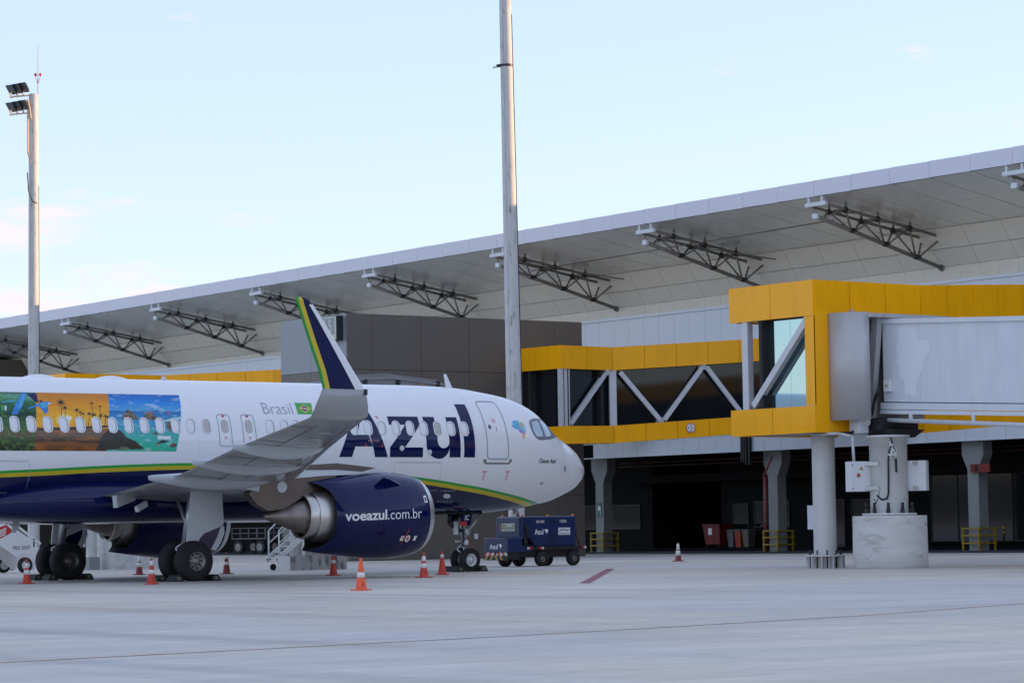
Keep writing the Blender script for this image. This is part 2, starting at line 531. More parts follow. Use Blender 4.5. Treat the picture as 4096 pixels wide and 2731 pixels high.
line = [(-44.5, -48.2), (-40.6, -47.75), (-38.2, -47.4), (-34.2, -46.85), (-31.0, -46.3), (-25.0, -44.9), (-19.6, -42.9), (-14.0, -40.6), (-6.0, -37.0)]
ribbon('apron_joint', line, 0.085, 'joint_sealant')
ribbon('painted_line', [(-11.15, -20.45), (4.7, -1.7)], 0.27, 'apron_red_paint')

# far hills all round the airfield
mb = MB(); N = 160; vs = []
for i in range(N):
    a = 2 * math.pi * i / N
    h = 42 + 26 * math.sin(3 * a + 1.0) + 14 * math.sin(7 * a + 0.3) + 7 * math.sin(17 * a) + random.uniform(-3, 3)
    for rr, hh in ((3900, -2), (4150, h * 0.8), (4350, h * 1.25 + 6), (4480, -2)):
        vs.append((rr * math.cos(a), rr * math.sin(a), hh))
fs = []
for i in range(N):
    j = (i + 1) % N
    for k in range(3):
        fs.append((i * 4 + k, j * 4 + k, j * 4 + k + 1, i * 4 + k + 1))
mb.smooth = True; mb.add(vs, fs)
tag(mb.build('hills', 'hill_green'), kind='structure')

# ================================================================== TERMINAL
term = thing('terminal_building', 'long white terminal with overhanging panelled roof carried on steel trusses', 'terminal', T_ORG, T_ANG)
KZ = -0.00512
PW = 13.34 / 5           # fascia panel width
T0 = -26.88              # first truss
ts = [T0 - 0.45 + PW * i for i in range(-4, 44)]

# roof and building mass (keeps the low sun off the apron)
mb = MB()
def roof_sec(t):
    k = KZ * t
    return [(-0.06, t, 17.83 + k), (-0.06, t, 17.09 + k), (7.1, t, 15.84 + k), (7.1, t, 17.0 + k), (45, t, 17.2 + k), (45, t, 18.6 + k), (20, t, 18.4 + k)]
a = roof_sec(-150); b = roof_sec(112); n = len(a)
mb.add(a + b, [list(range(n)), list(range(n, 2 * n))[::-1]] + [(i, (i + 1) % n, n + (i + 1) % n, n + i) for i in range(n)])
mb.build('roof', 'joint_dark', term)
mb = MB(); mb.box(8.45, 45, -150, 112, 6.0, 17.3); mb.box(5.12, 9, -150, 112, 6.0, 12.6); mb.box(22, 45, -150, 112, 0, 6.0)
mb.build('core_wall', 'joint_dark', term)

G = 0.008
def quad_panel(w, prof, th):
    """thin panel of width w along local y; prof is the 2D (x,z) line of its face, thickened by th towards +x side normal"""
    (x0, z0), (x1, z1) = prof
    d = Vector((x1 - x0, z1 - z0)).normalized(); nrm = Vector((-d.y, d.x)) * th
    vs = []
    for y in (G, w - G):
        vs += [(x0 + d.x * G, y, z0 + d.y * G), (x1 - d.x * G, y, z1 - d.y * G), (x1 - d.x * G + nrm.x, y, z1 - d.y * G + nrm.y), (x0 + d.x * G + nrm.x, y, z0 + d.y * G + nrm.y)]
    m = MB(); m.add(vs, [(0, 1, 2, 3), (7, 6, 5, 4), (0, 4, 5, 1), (1, 5, 6, 2), (2, 6, 7, 3), (3, 7, 4, 0)])
    return m

fascia_me = quad_panel(PW, ((-0.10, 17.08), (-0.10, 17.86)), -0.03).mesh('fascia_panel', 'fascia')
sof = [(i / 6 * 7.2, 17.07 - 0.1775 * (i / 6 * 7.2)) for i in range(7)]
sof_me = [quad_panel(PW, (sof[i], sof[i + 1]), 0.02).mesh('soffit_panel', 'soffit') for i in range(6)]
wall_me = [quad_panel(PW, p, -0.04).mesh('wall_panel', 'wall_cream') for p in (((7.13, 15.80), (7.72, 14.85)), ((7.73, 14.835), (8.30, 14.02)))]
strip_me = quad_panel(PW / 2, ((8.32, 14.0), (8.36, 12.4)), -0.04).mesh('wall_panel', 'wall_cream')
ledge_me = quad_panel(PW / 2, ((5.0, 6.0), (5.0, 12.86)), -0.03).mesh('wall_panel', 'wall_blue')
canopy_me = quad_panel(PW / 2, ((4.4, 5.2), (4.4, 6.02)), -0.03).mesh('fascia_panel', 'wall_blue')
wall_u = MB(); wall_u.add([(7.2, 0, 15.72), (8.36, 0, 13.98), (8.5, 0, 13.98), (8.5, 0, 15.72), (7.2, 1, 15.72), (8.36, 1, 13.98), (8.5, 1, 13.98), (8.5, 1, 15.72)], [(0, 1, 5, 4), (1, 2, 6, 5), (3, 0, 4, 7)])
for i, t in enumerate(ts):
    k = KZ * (t + PW / 2)
    link('fascia_panel', fascia_me, term, (0, t, k))
    for s in sof_me: link('soffit_panel', s, term, (0, t, k))
    if t < 88:
        for s in wall_me: link('wall_panel', s, term, (0, t, k))
        for h in (0, 1):
            link('wall_panel', strip_me, term, (0, t + h * PW / 2, k))
            link('wall_panel', ledge_me, term, (0, t + h * PW / 2, 0))
            if t + h * PW / 2 < 9.6:
                link('fascia_panel', canopy_me, term, (0, t + h * PW / 2, 0))
# backing behind the sloped wall joints, ledge coping, canopy
mb = MB(); mb.prism([(7.24, 15.74), (8.42, 13.95), (8.42, 15.74)], 'xz', -150, 112); mb.build('wall_backing', 'sill_grey', term)
mb = MB(); mb.prism([(4.92, 12.84), (4.92, 12.99), (8.5, 13.05), (8.5, 12.84)], 'xz', -150, 88); mb.build('ledge_coping', 'wall_blue', term)
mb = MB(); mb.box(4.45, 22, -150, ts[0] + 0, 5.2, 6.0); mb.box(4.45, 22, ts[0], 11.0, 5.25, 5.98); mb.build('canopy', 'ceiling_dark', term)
mb = MB(); mb.prism([(4.38, 5.19), (4.45, 5.19), (4.45, 5.24), (4.38, 5.24)], 'xz', -40, 11.0); mb.build('canopy_edge', 'wall_blue', term)


def truss_proto():
    uz = lambda n: 16.70 - 0.1655 * n
    lz = lambda n: 16.12 - 0.2625 * n
    sz = lambda n: 17.04 - 0.1775 * n
    out = []

    def put(name, m, mt): out.append((name, m.mesh(name, mt)))
    m = MB(); m.tube((0.0, 0, lz(0)), (8.32, 0, lz(8.32)), 0.10, n=10); m.tube((8.15, 0, lz(8.15)), (8.36, 0, lz(8.36)), 0.17, n=10); put('lower_chord', m, 'truss_steel')
    tn = (1.33, 3.42, 5.54); bn = (2.32, 4.48, 6.57)
    for dt in (0.6, -0.6):
        m = MB(); m.tube((0.0, dt, uz(0)), (7.35, dt, uz(7.35)), 0.075, n=8); put('upper_chord', m, 'truss_steel')
        for i, b in enumerate(bn):
            m = MB(); m.tube((tn[i], dt, uz(tn[i])), (b - 0.08, 0, lz(b)), 0.05, n=7); put('strut', m, 'truss_steel')
            m = MB()
            if i < 2: m.tube((tn[i + 1], dt, uz(tn[i + 1])), (b + 0.08, 0, lz(b)), 0.05, n=7)
            else: m.tube((7.42, dt, 15.2), (b + 0.08, 0, lz(b)), 0.055, n=7)
            put('strut', m, 'truss_steel')
        m = MB(); m.tube((0.35, 0.0, lz(0.3)), (tn[0], dt, uz(tn[0])), 0.04, n=7); put('strut', m, 'truss_steel')
        for n_ in tn:
            m = MB(); m.tube((n_ + 0.04, dt, uz(n_)), (n_ + 0.04, dt, sz(n_) - 0.01), 0.06, n=8); put('hanger', m, 'truss_steel')
            m = MB(); m.lathe([(-0.14, 0.02), (-0.1, 0.13), (0, 0.17), (0.1, 0.13), (0.14, 0.02)], 'x', (n_, dt, uz(n_) - 0.03), 8); put('node', m, 'truss_node')
    for n_ in tn:
        m = MB(); m.tube((n_, 0.6, uz(n_)), (n_, -0.6, uz(n_)), 0.045, n=7); put('cross_brace', m, 'truss_steel')
        m = MB(); m.tube((n_, 0.6, uz(n_)), (n_ + 1.0, -0.6, uz(n_ + 1.0)), 0.03, n=6); put('cross_brace', m, 'truss_steel')
    for b in bn:
        m = MB(); m.lathe([(-0.26, 0.02), (-0.2, 0.11), (0, 0.14), (0.2, 0.11), (0.26, 0.02)], 'x', (b, 0, lz(b) + 0.03), 8); put('node', m, 'truss_node')
    m = MB(); m.box(-0.17, 0.0, -0.85, 0.65, 16.60, 16.79); m.box(-0.12, 0.04, -0.58, -0.46, 16.79, 17.05); m.box(-0.12, 0.04, 0.38, 0.50, 16.79, 17.05); put('bracket', m, 'bracket_white')
    m = MB(); m.box(-0.14, 0.02, -0.20, 0.16, 16.00, 16.24); put('chord_cap', m, 'bracket_white')
    m = MB(); m.bar((0.0, 0.3, 16.6), (0.05, 0.05, 16.25), 0.07); put('strut', m, 'truss_steel')
    return out


tm = truss_proto()
for i in range(-1, 9):
    t = T0 + 13.34 * i - 0.5
    b0 = link('truss', tm[0][1], term, (0, t, KZ * t))
    for nm, me_ in tm[1:]:
        link(nm, me_, b0)
# tie rods between three of the bays
for (ta, tb) in ((T0 + 26.68, T0 + 30.2), (T0 + 40.0, T0 + 43.4)):
    mb = MB(); mb.tube((0.2, ta - 0.9, 16.4), (3.6, (ta + tb) / 2 - 2.9, 15.9), 0.035, n=6); mb.tube((3.6, (ta + tb) / 2 - 2.9, 15.9), (7.3, tb - 5.8, 15.4), 0.035, n=6)
    mb.build('tie_rod', 'truss_steel', term)
mb = MB(); mb.tube((2.6, T0 + 14.5, 16.3), (3.3, T0 + 41.0, 16.0), 0.035, n=6); mb.build('tie_rod', 'truss_steel', term)

# ground floor under the canopy
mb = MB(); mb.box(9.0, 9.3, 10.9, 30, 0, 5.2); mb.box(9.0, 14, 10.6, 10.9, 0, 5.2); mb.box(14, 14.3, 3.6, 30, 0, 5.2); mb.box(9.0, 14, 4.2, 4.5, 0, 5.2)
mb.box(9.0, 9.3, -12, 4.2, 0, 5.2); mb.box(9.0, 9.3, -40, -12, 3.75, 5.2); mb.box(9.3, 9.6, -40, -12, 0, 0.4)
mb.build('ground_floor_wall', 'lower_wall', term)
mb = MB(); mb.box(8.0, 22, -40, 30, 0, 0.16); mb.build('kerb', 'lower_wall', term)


def win(n, t0, t1, z0, z1, m='glass_dark'):
    f = MB(); w = 0.06
    f.box(n - 0.05, n + 0.02, t0 - w, t0, z0 - w, z1 + w); f.box(n - 0.05, n + 0.02, t1, t1 + w, z0 - w, z1 + w)
    f.box(n - 0.05, n + 0.02, t0, t1, z0 - w, z0); f.box(n - 0.05, n + 0.02, t0, t1, z1, z1 + w)
    fo = f.build('window', 'truck_black', term)
    p = MB(); p.box(n - 0.02, n + 0.015, t0, t1, z0, z1); p.build('pane', m, fo)


win(8.98, 11.75, 14.4, 1.3, 2.6); win(8.98, 15.0, 17.0, 1.3, 2.6)
win(13.98, 11.2, 15.2, 1.34, 2.55, 'curtain_tan')
win(8.98, -1.2, 1.6, 1.3, 2.6); win(8.98, 2.2, 3.4, 0.2, 2.5)
win(8.98, -9.0, -6.2, 1.3, 2.6); win(8.98, -5.6, -4.0, 0.2, 2.6)
for i in range(12):
    win(9.0, -12.1 - 1.9 * (i + 1) + 0.04, -12.1 - 1.9 * i - 0.04, 0.45, 3.7)
mb = MB(); mb.box(8.2, 8.5, -40, 12, 3.8, 4.25); mb.build('beam', 'lower_wall', term)
mb = MB()
for zz in (4.75, 4.95): mb.tube((7.0, -40, zz), (7.0, 11, zz), 0.05, n=6)
mb.build('overhead_pipe', 'pipe_dim', term)

for t, lab in ((10.3, 'c1'), (-4.55, 'c2'), (-19.15, 'c3')):
    m = MB(); m.box(5.0, 5.6, t - 0.36, t + 0.36, 0, 3.85)
    prof = [(t - 0.36, 3.85), (t + 0.36, 3.85), (t + 0.72, 4.55), (t + 0.72, 5.2), (t - 0.72, 5.2), (t - 0.72, 4.55)]
    m.prism(prof, 'yz', 5.003, 5.597)
    o = m.build('column', 'column_grey', term)
m = MB(); m.pipe([(5.1, -3.85, 0.0), (5.1, -3.85, 3.9), (5.1, -4.55, 4.9)], 0.13, 10)
po = m.build('drain_pipe', 'pipe_red', term)
m = MB(); m.tube((5.1, -3.85, 1.55), (5.1, -3.85, 1.62), 0.14); m.tube((5.1, -3.85, 2.75), (5.1, -3.85, 2.82), 0.14); m.build('pipe_clamp', 'bin_grey', po)

for dx_ in (0.0, 0.18, 0.36, 0.62):
    m = MB(); m.box(4.22, 4.36, -3.05 - dx_, -2.93 - dx_, 4.7 - 0.2 * (dx_ > 0.3), 6.4); m.build('downpipe', 'truck_black', term)

# guard rails round the columns
RG = 'yellow guard rails round the terminal columns'
for t, lab in ((10.3, 'yellow steel guard rail round the column left of the jet bridge, nearest the aircraft nose'),
               (-4.55, 'yellow steel guard rail round the column with the red drain pipe'),
               (-19.15, 'yellow steel guard rail round the column right of the jet bridge pier')):
    p = tw(5.3, t)
    g = thing('guard_rail', lab, 'guard rail', p, T_ANG, RG)
    for a, b in ((-0.52, -0.54), (-0.52, 0.54), (0.52, -0.54), (0.52, 0.54)):
        m = MB(); m.box(a - 0.04, a + 0.04, b - 0.04, b + 0.04, 0, 1.08); m.build('post', 'rail_yellow', g)
    for z in (0.36, 0.72, 1.06):
        m = MB()
        for q in (((-0.52, -0.62), (-0.52, 0.62)), ((0.52, -0.62), (0.52, 0.62)), ((-0.52, -0.54), (0.52, -0.54)), ((-0.52, 0.54), (0.52, 0.54))):
            m.bar((q[0][0], q[0][1], z), (q[1][0], q[1][1], z), 0.075, 0.075)
        m.build('rail', 'rail_yellow', g)

# signs on the columns
p = tw(4.985, 10.3, 0)
s = thing('safety_sign', 'small green safety sign with white pictogram fixed on grey column', 'sign', p, T_ANG)
m = MB(); m.box(-0.02, 0.0, -0.2, 0.2, 1.95, 2.75); m.build('sign_board', 'sign_green', s)
m = MB(); m.add([(-0.024, 0.12, 2.35), (-0.024, -0.1, 2.3), (-0.024, -0.14, 2.5), (-0.024, 0.0, 2.62), (-0.024, 0.12, 2.5)], [(0, 1, 2, 3, 4)]); m.box(-0.026, -0.022, -0.16, -0.12, 2.0, 2.3); m.build('pictogram', 'white_plain', s)
p = tw(4.9, -19.75, 0)
s = thing('hanging_sign', 'dark red oblong sign fixed across the right hand terminal column', 'sign', p, T_ANG)
m = MB(); m.box(-0.05, 0.05, -0.65, 0.62, 3.7, 4.1); m.build('sign_board', 'sign_red', s)
m = MB(); m.box(-0.056, -0.05, 0.1, 0.32, 3.75, 4.05); m.build('pictogram', 'truck_black', s)

# bins under the canopy
p = tw(8.0, 3.6, 0.16)
d = thing('dumpster', 'large red wheeled waste container standing under the canopy', 'dumpster', p, T_ANG)
m = MB(); m.add([(-0.4, -0.6, 0.2), (0.4, -0.6, 0.2), (0.4, 0.6, 0.2), (-0.4, 0.6, 0.2), (-0.5, -0.7, 1.2), (0.5, -0.7, 1.2), (0.5, 0.7, 1.2), (-0.5, 0.7, 1.2)], [(0, 3, 2, 1), (4, 5, 6, 7), (0, 1, 5, 4), (1, 2, 6, 5), (2, 3, 7, 6), (3, 0, 4, 7)])
m.build('body', 'bin_red', d)
m = MB(); m.cbox(-0.55, 0.55, -0.75, 0.75, 1.2, 1.3, 0.03); m.build('lid', 'bin_red', d)
for a, b in ((-0.3, -0.5), (-0.3, 0.5), (0.3, -0.5), (0.3, 0.5)):
    m = MB(); m.tube((a, b - 0.03, 0.1), (a, b + 0.03, 0.1), 0.1, n=12); m.build('wheel', 'rubber', d)
m = MB(); m.box(-0.492, -0.47, -0.05, 0.25, 0.72, 1.08); m.build('notice', 'white_plain', d)
for (t, mm, lab) in ((2.55, 'bin_grey', 'narrow pale grey wheelie bin beside red container under the canopy'), (1.9, 'bin_orange', 'orange wheelie bin between grey bin and dark bin under the canopy'), (1.25, 'tower_dark', 'dark brown wheelie bin at the right end of the bin row')):
    p = tw(8.2, t, 0.16)
    d = thing('wheelie_bin', lab, 'bin', p, T_ANG, 'wheelie bins under the canopy')
    m = MB(); m.add([(-0.2, -0.2, 0.05), (0.2, -0.2, 0.05), (0.2, 0.2, 0.05), (-0.2, 0.2, 0.05), (-0.27, -0.26, 0.92), (0.27, -0.26, 0.92), (0.27, 0.26, 0.92), (-0.27, 0.26, 0.92)], [(0, 3, 2, 1), (4, 5, 6, 7), (0, 1, 5, 4), (1, 2, 6, 5), (2, 3, 7, 6), (3, 0, 4, 7)]); m.build('body', mm, d)
    m = MB(); m.cbox(-0.3, 0.3, -0.28, 0.28, 0.92, 1.0, 0.03); m.build('lid', 'bin_grey', d)
p = tw(7.2, -18.9, 0)
d = thing('bollard', 'slim black bollard with two orange reflective bands', 'bollard', p, T_ANG)
m = MB(); m.tube((0, 0, 0), (0, 0, 1.15), 0.055, n=12); m.tube((0, 0, 0), (0, 0, 0.06), 0.15, n=12); m.build('post', 'truck_black', d)
for z in (0.78, 1.0):
    m = MB(); m.tube((0, 0, z), (0, 0, z + 0.13), 0.06, n=12); m.build('reflective_band', 'towbar_yellow', d)

# baggage trailer far behind
p = tw(3.2, 45.0, 0)
d = thing('baggage_trailer', 'white railed baggage trailer seen under the belly, in front of the dark wall', 'trailer', p, T_ANG + 0.25)
m = MB(); m.box(-0.8, 0.8, -1.6, 1.6, 0.95, 1.05); m.build('deck', 'trailer_grey', d)
for y in (-1.55, -0.8, 0, 0.8, 1.55):
    for x in (-0.75, 0.75):
        m = MB(); m.box(x - 0.04, x + 0.04, y - 0.04, y + 0.04, 1.05, 1.7); m.build('post', 'trailer_grey', d)
for z in (1.35, 1.68):
    m = MB(); m.box(-0.79, -0.71, -1.6, 1.6, z - 0.03, z + 0.03); m.box(0.71, 0.79, -1.6, 1.6, z - 0.03, z + 0.03); m.build('rail', 'trailer_grey', d)
for y in (-1.0, 1.0):
    for x in (-0.7, 0.7):
        m = MB(); m.tube((x - 0.1, y, 0.45), (x + 0.1, y, 0.45), 0.45, n=20); w = m.build('wheel', 'rubber', d)
        m = MB(); m.tube((x - 0.11, y, 0.45), (x + 0.11, y, 0.45), 0.26, n=16); m.build('rim', 'rim_grey', w)

# ================================================================== DARK TOWER "5"
TX0, TX1, TY0, TY1, TZ = 18.05, 31.75, 34.0, 39.7, 11.36
tower = thing('stair_tower', 'dark grey panelled block with a stand number sign on its pale side', 'building', (TX0, TY0, 0))
m = MB(); m.box(0.05, TX1 - TX0 - 0.05, 0.05, TY1 - TY0, 0, TZ - 0.03); m.build('core_wall', 'joint_dark', tower)
W_ = TX1 - TX0
cols = [0.0, 1.35, 4.13, 6.91, 9.69, 12.0, W_]
rows = [0, 2.95, 5.9, 8.78, TZ]
for i in range(len(cols) - 1):
    for j in range(len(rows) - 1):
        m = MB(); m.box(cols[i] + G, cols[i + 1] - G, 0.0, 0.05, rows[j] + 0.01, rows[j + 1] - 0.01); m.build('wall_panel', 'tower_dark', tower)
        if i == 0: m = None
colsy = [0.0, 0.72, 3.05, TY1 - TY0]
for i in range(3):
    for j in range(len(rows) - 1):
        m = MB(); m.box(0.0, 0.05, colsy[i] + G + (0.06 if i == 0 else 0), colsy[i + 1] - G, rows[j] + 0.01, rows[j + 1] - 0.01)
        m.build('wall_panel', 'tower_blue' if j == 3 else 'tower_dark', tower)
        if j == 2:
            m = MB(); m.box(-0.002, 0.0, 0, 0.001, 0, 0.001)
sg = thing('stand_number_sign', 'box sign reading 5 on the pale side of the dark tower', 'sign', (TX0, TY0 + 0.95, 10.1))
m = MB(); m.box(-0.36, -0.02, -0.62, 0.42, 0.03, 1.15); m.build('casing', 'truck_black', sg)
m = MB(); m.box(-0.375, -0.36, -0.6, 0.4, 0.05, 1.13); m.build('frame', 'panel_cream', sg)
m = MB(); m.box(-0.385, -0.375, -0.45, 0.3, 0.3, 1.06); m.build('face', 'tower_blue', sg)
flat_text('numeral', sg, 'panel_cream', '5', lambda u, v: (-0.389, -u, v), (-0.05, 0.25, 0.42, 0.98), bold=0.015)

# dark block at the far left end of the wall
m = MB(); tb = thing('stair_tower', 'dark block at the far left end of the roof, behind the first light mast', 'building', tw(5, 88))
m.box(0, 14, 0, 14, 0, 15.2); m.build('wall', 'tower_dark', tb)


# ================================================================== FIXED YELLOW WALKWAYS
def walkway(name, label, path, z0f, z1f, first_glass, solid, post_spec, zig, group):
    """path: plan points of the outer face; z0f/z1f give bottom/top along it (per point). Bands 1.09 and .82 high."""
    base = Vector((path[0][0], path[0][1], 0))
    th = thing(name, label, 'jet bridge walkway', base, 0, group)

    def pt(i, f, z, off=0.0):
        a = Vector((path[i][0], path[i][1], 0)); b = Vector((path[i + 1][0], path[i + 1][1], 0))
        d = (b - a).normalized(); nrm = Vector((d.y, -d.x, 0))
        zz = z(path_z(i, f))
        return a + (b - a) * f + nrm * off - base + Vector((0, 0, zz))

    def path_z(i, f):
        return (z0f[i] + (z0f[i + 1] - z0f[i]) * f, z1f[i] + (z1f[i + 1] - z1f[i]) * f)

    def slab(i, f0, f1, za, zb, o0, o1):
        c = [pt(i, f0, za, o0), pt(i, f1, za, o0), pt(i, f1, zb, o0), pt(i, f0, zb, o0), pt(i, f0, za, o1), pt(i, f1, za, o1), pt(i, f1, zb, o1), pt(i, f0, zb, o1)]
        q = MB(); q.add(c, [(0, 3, 2, 1), (4, 5, 6, 7), (0, 1, 5, 4), (1, 2, 6, 5), (2, 3, 7, 6), (3, 0, 4, 7)])
        return q
    UB = lambda z: z[1] - 1.09
    TP = lambda z: z[1]
    LB = lambda z: z[0] + 0.82
    BT = lambda z: z[0]
    for i in range(len(path) - 1):
        ln = (Vector(path[i + 1]) - Vector(path[i])).length
        npan = max(1, round(ln / 1.75)); g = 0.012 / ln
        for k in range(npan):
            f0, f1 = k / npan + g, (k + 1) / npan - g
            slab(i, f0, f1, UB, TP, 0, -0.05).build('upper_panel', 'bridge_yellow', th)
            slab(i, f0, f1, BT, LB, 0, -0.05).build('lower_panel', 'bridge_yellow', th)
            if i in solid: slab(i, f0, f1, LB, UB, 0, -0.05).build('side_panel', 'bridge_yellow', th)
        if i not in solid:
            ng = max(1, round(ln / 1.6)); ga, gb, gr = 0.0, 1.0, -0.42
            mirror = i == 0 and first_glass == 'glass_mirror'
            if mirror:
                ga, gb, gr = 0.285, 0.985, -0.34
                slab(i, 0.274, 0.284, LB, UB, -0.342, -0.40).build('mullion', 'truck_black', th)
            for k in range(ng):
                slab(i, ga + (gb - ga) * k / ng + 0.004 / ln, ga + (gb - ga) * (k + 1) / ng - 0.004 / ln, lambda z: LB(z) - 0.04, lambda z: UB(z) + 0.04, gr, gr - 0.04).build('glass_pane', first_glass if i == 0 else 'glass_dark', th)
        e_ = 0.08 / ln
        slab(i, e_, 1 - e_, lambda z: z[1] - 1.07, lambda z: z[1] - 0.04, -0.06, -2.6).build('roof', 'bridge_yellow', th)
        slab(i, e_, 1 - e_, lambda z: z[0] + 0.03, lambda z: z[0] + 0.78, -0.06, -2.6).build('floor', 'tower_dark', th)
        if not (i == 0 and first_glass == 'glass_mirror'): slab(i, e_, 1 - e_, LB, UB, -2.45, -2.6).build('back_wall', 'interior_dark', th)
    for (i, f, w) in post_spec:
        ln = (Vector(path[i + 1]) - Vector(path[i])).length
        slab(i, f - w / 2 / ln, f + w / 2 / ln, LB, UB, -0.04, -0.26).build('post', 'bridge_steel', th)
    for (i, f0, u0, f1, u1) in zig:
        za = (lambda z: UB(z) - 0.1) if u0 else (lambda z: LB(z) + 0.1)
        zb = (lambda z: UB(z) - 0.1) if u1 else (lambda z: LB(z) + 0.1)
        m = MB(); m.bar(pt(i, f0, za, -0.15), pt(i, f1, zb, -0.15), 0.18, 0.21)
        br = m.build('brace', 'bridge_steel', th)
        m = MB(); q = pt(i, f1, zb, -0.2); m.bar(q + Vector((0, 0, -0.13)), q + Vector((0, 0, 0.13)), 0.42, 0.16); m.build('gusset', 'bridge_steel', br)
    return th, base, pt


YG = 'yellow panelled walkways linking terminal and jet bridges'
wf, wfb, wfpt = walkway('bridge_walkway', 'bright yellow framed walkway with big mirror window above a round steel post', [(5.0, -7.5), (5.0, -11.4), (9.58, -11.4), (15.6, -10.1), (45.4, -3.7)],
                [4.14, 4.14, 4.16, 4.55, 6.3], [8.80, 8.80, 8.80, 9.16, 10.9], 'glass_mirror', (1,), [(0, 0.175, 0.27)], [(0, 0.25, 0, 0.9, 1)], YG)
m = MB(); m.box(-0.0, 0.05, -3.9, -3.5, 4.97, 7.70); m.build('side_panel', 'bridge_yellow', wf)
m = MB(); m.box(0.05, 4.5, -3.85, -0.06, 8.2, 8.76); m.box(0.05, 4.5, -3.85, -0.06, 4.2, 4.9); m.build('floor', 'tower_dark', wf)
m = MB(); m.box(0.3, 4.5, -0.08, 0.0, 7.71, 8.8); m.box(0.3, 4.5, -0.08, 0.0, 4.14, 4.96); m.build('end_panel', 'bridge_yellow', wf)
ws, wsb, wspt = walkway('bridge_walkway', 'yellow zigzag braced walkway joining the dark tower behind the aircraft nose', [(27.3, 33.95), (27.3, 30.0), (30.43, 30.0), (36.2, 27.5), (45.4, 23.5)],
                [5.3, 5.28, 5.33, 5.72, 6.3], [9.9, 9.88, 9.86, 10.22, 10.9], 'glass_dark', (),
                [(1, 0.03, 0.16), (1, 0.13, 0.3), (2, 0.0, 0.34)],
                [(1, 0.2, 0, 0.9, 1), (2, 0.06, 1, 0.37, 0), (2, 0.40, 0, 0.71, 1), (2, 0.74, 1, 1.02, 0), (3, 0.03, 0, 0.3, 1), (3, 0.32, 1, 0.55, 0)], YG)
w6, w6b, w6pt = walkway('bridge_walkway', 'yellow walkway roof edge showing above the fuselage left of the tower', [(18.0, 64.0), (18.0, 61.2), (23.9, 61.2), (27.6, 55.6), (43, 45.0)],
                [5.4, 5.4, 5.4, 5.5, 6.2], [10.02, 10.02, 10.02, 10.1, 10.7], 'glass_dark', (), [(1, 0.03, 0.3), (2, 0.0, 0.34)], [(1, 0.1, 0, 0.9, 1)], YG)

# clearance sign hanging on the walkway behind the nose
q = wspt(2, 0.60, lambda z: z[0] + 0.46, 0.03) + wsb
dirv = (Vector((36.2, 27.5, 0)) - Vector((30.43, 30.0, 0))).normalized()
cs = thing('clearance_sign', 'round white height limit sign with red rim on the yellow walkway', 'sign', q, math.atan2(dirv.y, dirv.x))
m = MB(); m.lathe([(0.0, 0.0), (0.0, 0.23), (-0.03, 0.23), (-0.03, 0.20)], 'y', (0, 0, 0), 32); m.build('rim', 'red_mark', cs)
m = MB(); m.lathe([(-0.028, 0.0001), (-0.028, 0.205)], 'y', (0, 0, 0), 32); m.build('face', 'white_plain', cs)
flat_text('lettering', cs, 'black_text', '4,15m', lambda u, v: (u, -0.034, v), (-0.165, 0.165, -0.055, 0.06), bold=0.012)
m = MB(); m.add([(-0.06, -0.034, 0.16), (0.06, -0.034, 0.16), (0, -0.034, 0.085), (-0.06, -0.034, -0.16), (0.06, -0.034, -0.16), (0, -0.034, -0.085)], [(0, 1, 2), (3, 5, 4)]); m.build('arrow', 'black_text', cs)

# round steel post under the front walkway
po = thing('support_post', 'round white steel post on a bolted flange under the bright yellow walkway', 'post', (6.4, -10.2, 0))
m = MB(); m.lathe([(0.42, 0.355), (4.16, 0.355)], 'z', (0, 0, 0), 32); m.build('shaft', 'pier_white', po)
m = MB(); m.lathe([(0.36, 0.355), (0.36, 0.60), (0.41, 0.60), (0.41, 0.355)], 'z', (0, 0, 0), 32); m.lathe([(0, 0.36), (0.36, 0.36)], 'z', n=24); m.build('flange', 'pier_white', po)
for i in range(10):
    a = 2 * math.pi * i / 10
    m = MB(); m.bar((0.36 * math.cos(a), 0.36 * math.sin(a), 0.18), (0.6 * math.cos(a), 0.6 * math.sin(a), 0.18), 0.025, 0.36); m.build('gusset', 'pier_white', po)
    a += 0.3
    m = MB(); m.tube((0.5 * math.cos(a), 0.5 * math.sin(a), 0.02), (0.5 * math.cos(a), 0.5 * math.sin(a), 0.56), 0.025, n=8); m.build('bolt', 'bolt_dark', po)
pc = thing('signal_cabinet', 'slim white electrical cabinet with a green lit signal lamp behind the round post', 'cabinet', (7.2, -8.9, 0))
m = MB(); m.box(-0.12, 0.12, -0.22, 0.22, 1.2, 1.95); m.build('box', 'cabinet_white', pc)
m = MB(); m.box(-0.04, 0.04, -0.1, -0.02, 0, 1.2); m.tube((0, -0.05, 1.95), (0, -0.05, 2.4), 0.02, n=8); m.build('stem', 'pier_white', pc)
m = MB(); m.tube((0, -0.05, 2.4), (0, -0.05, 2.52), 0.04, n=10); m.build('green_lamp', 'lamp_green_lit', pc)
m = MB(); m.tube((0, -0.05, 2.52), (0, -0.05, 2.62), 0.042, n=10); m.build('red_lamp', 'sign_red', pc)

# ================================================================== FRONT JET BRIDGE
jb = thing('jet_bridge', 'pale grey boarding tunnel with patched paint leading right from a thick round pier', 'jet bridge', (7.0, -12.3, 0))
SL = -0.052


def tz(y, z):   # y is local, negative away from the pier
    return z + SL * (-y)


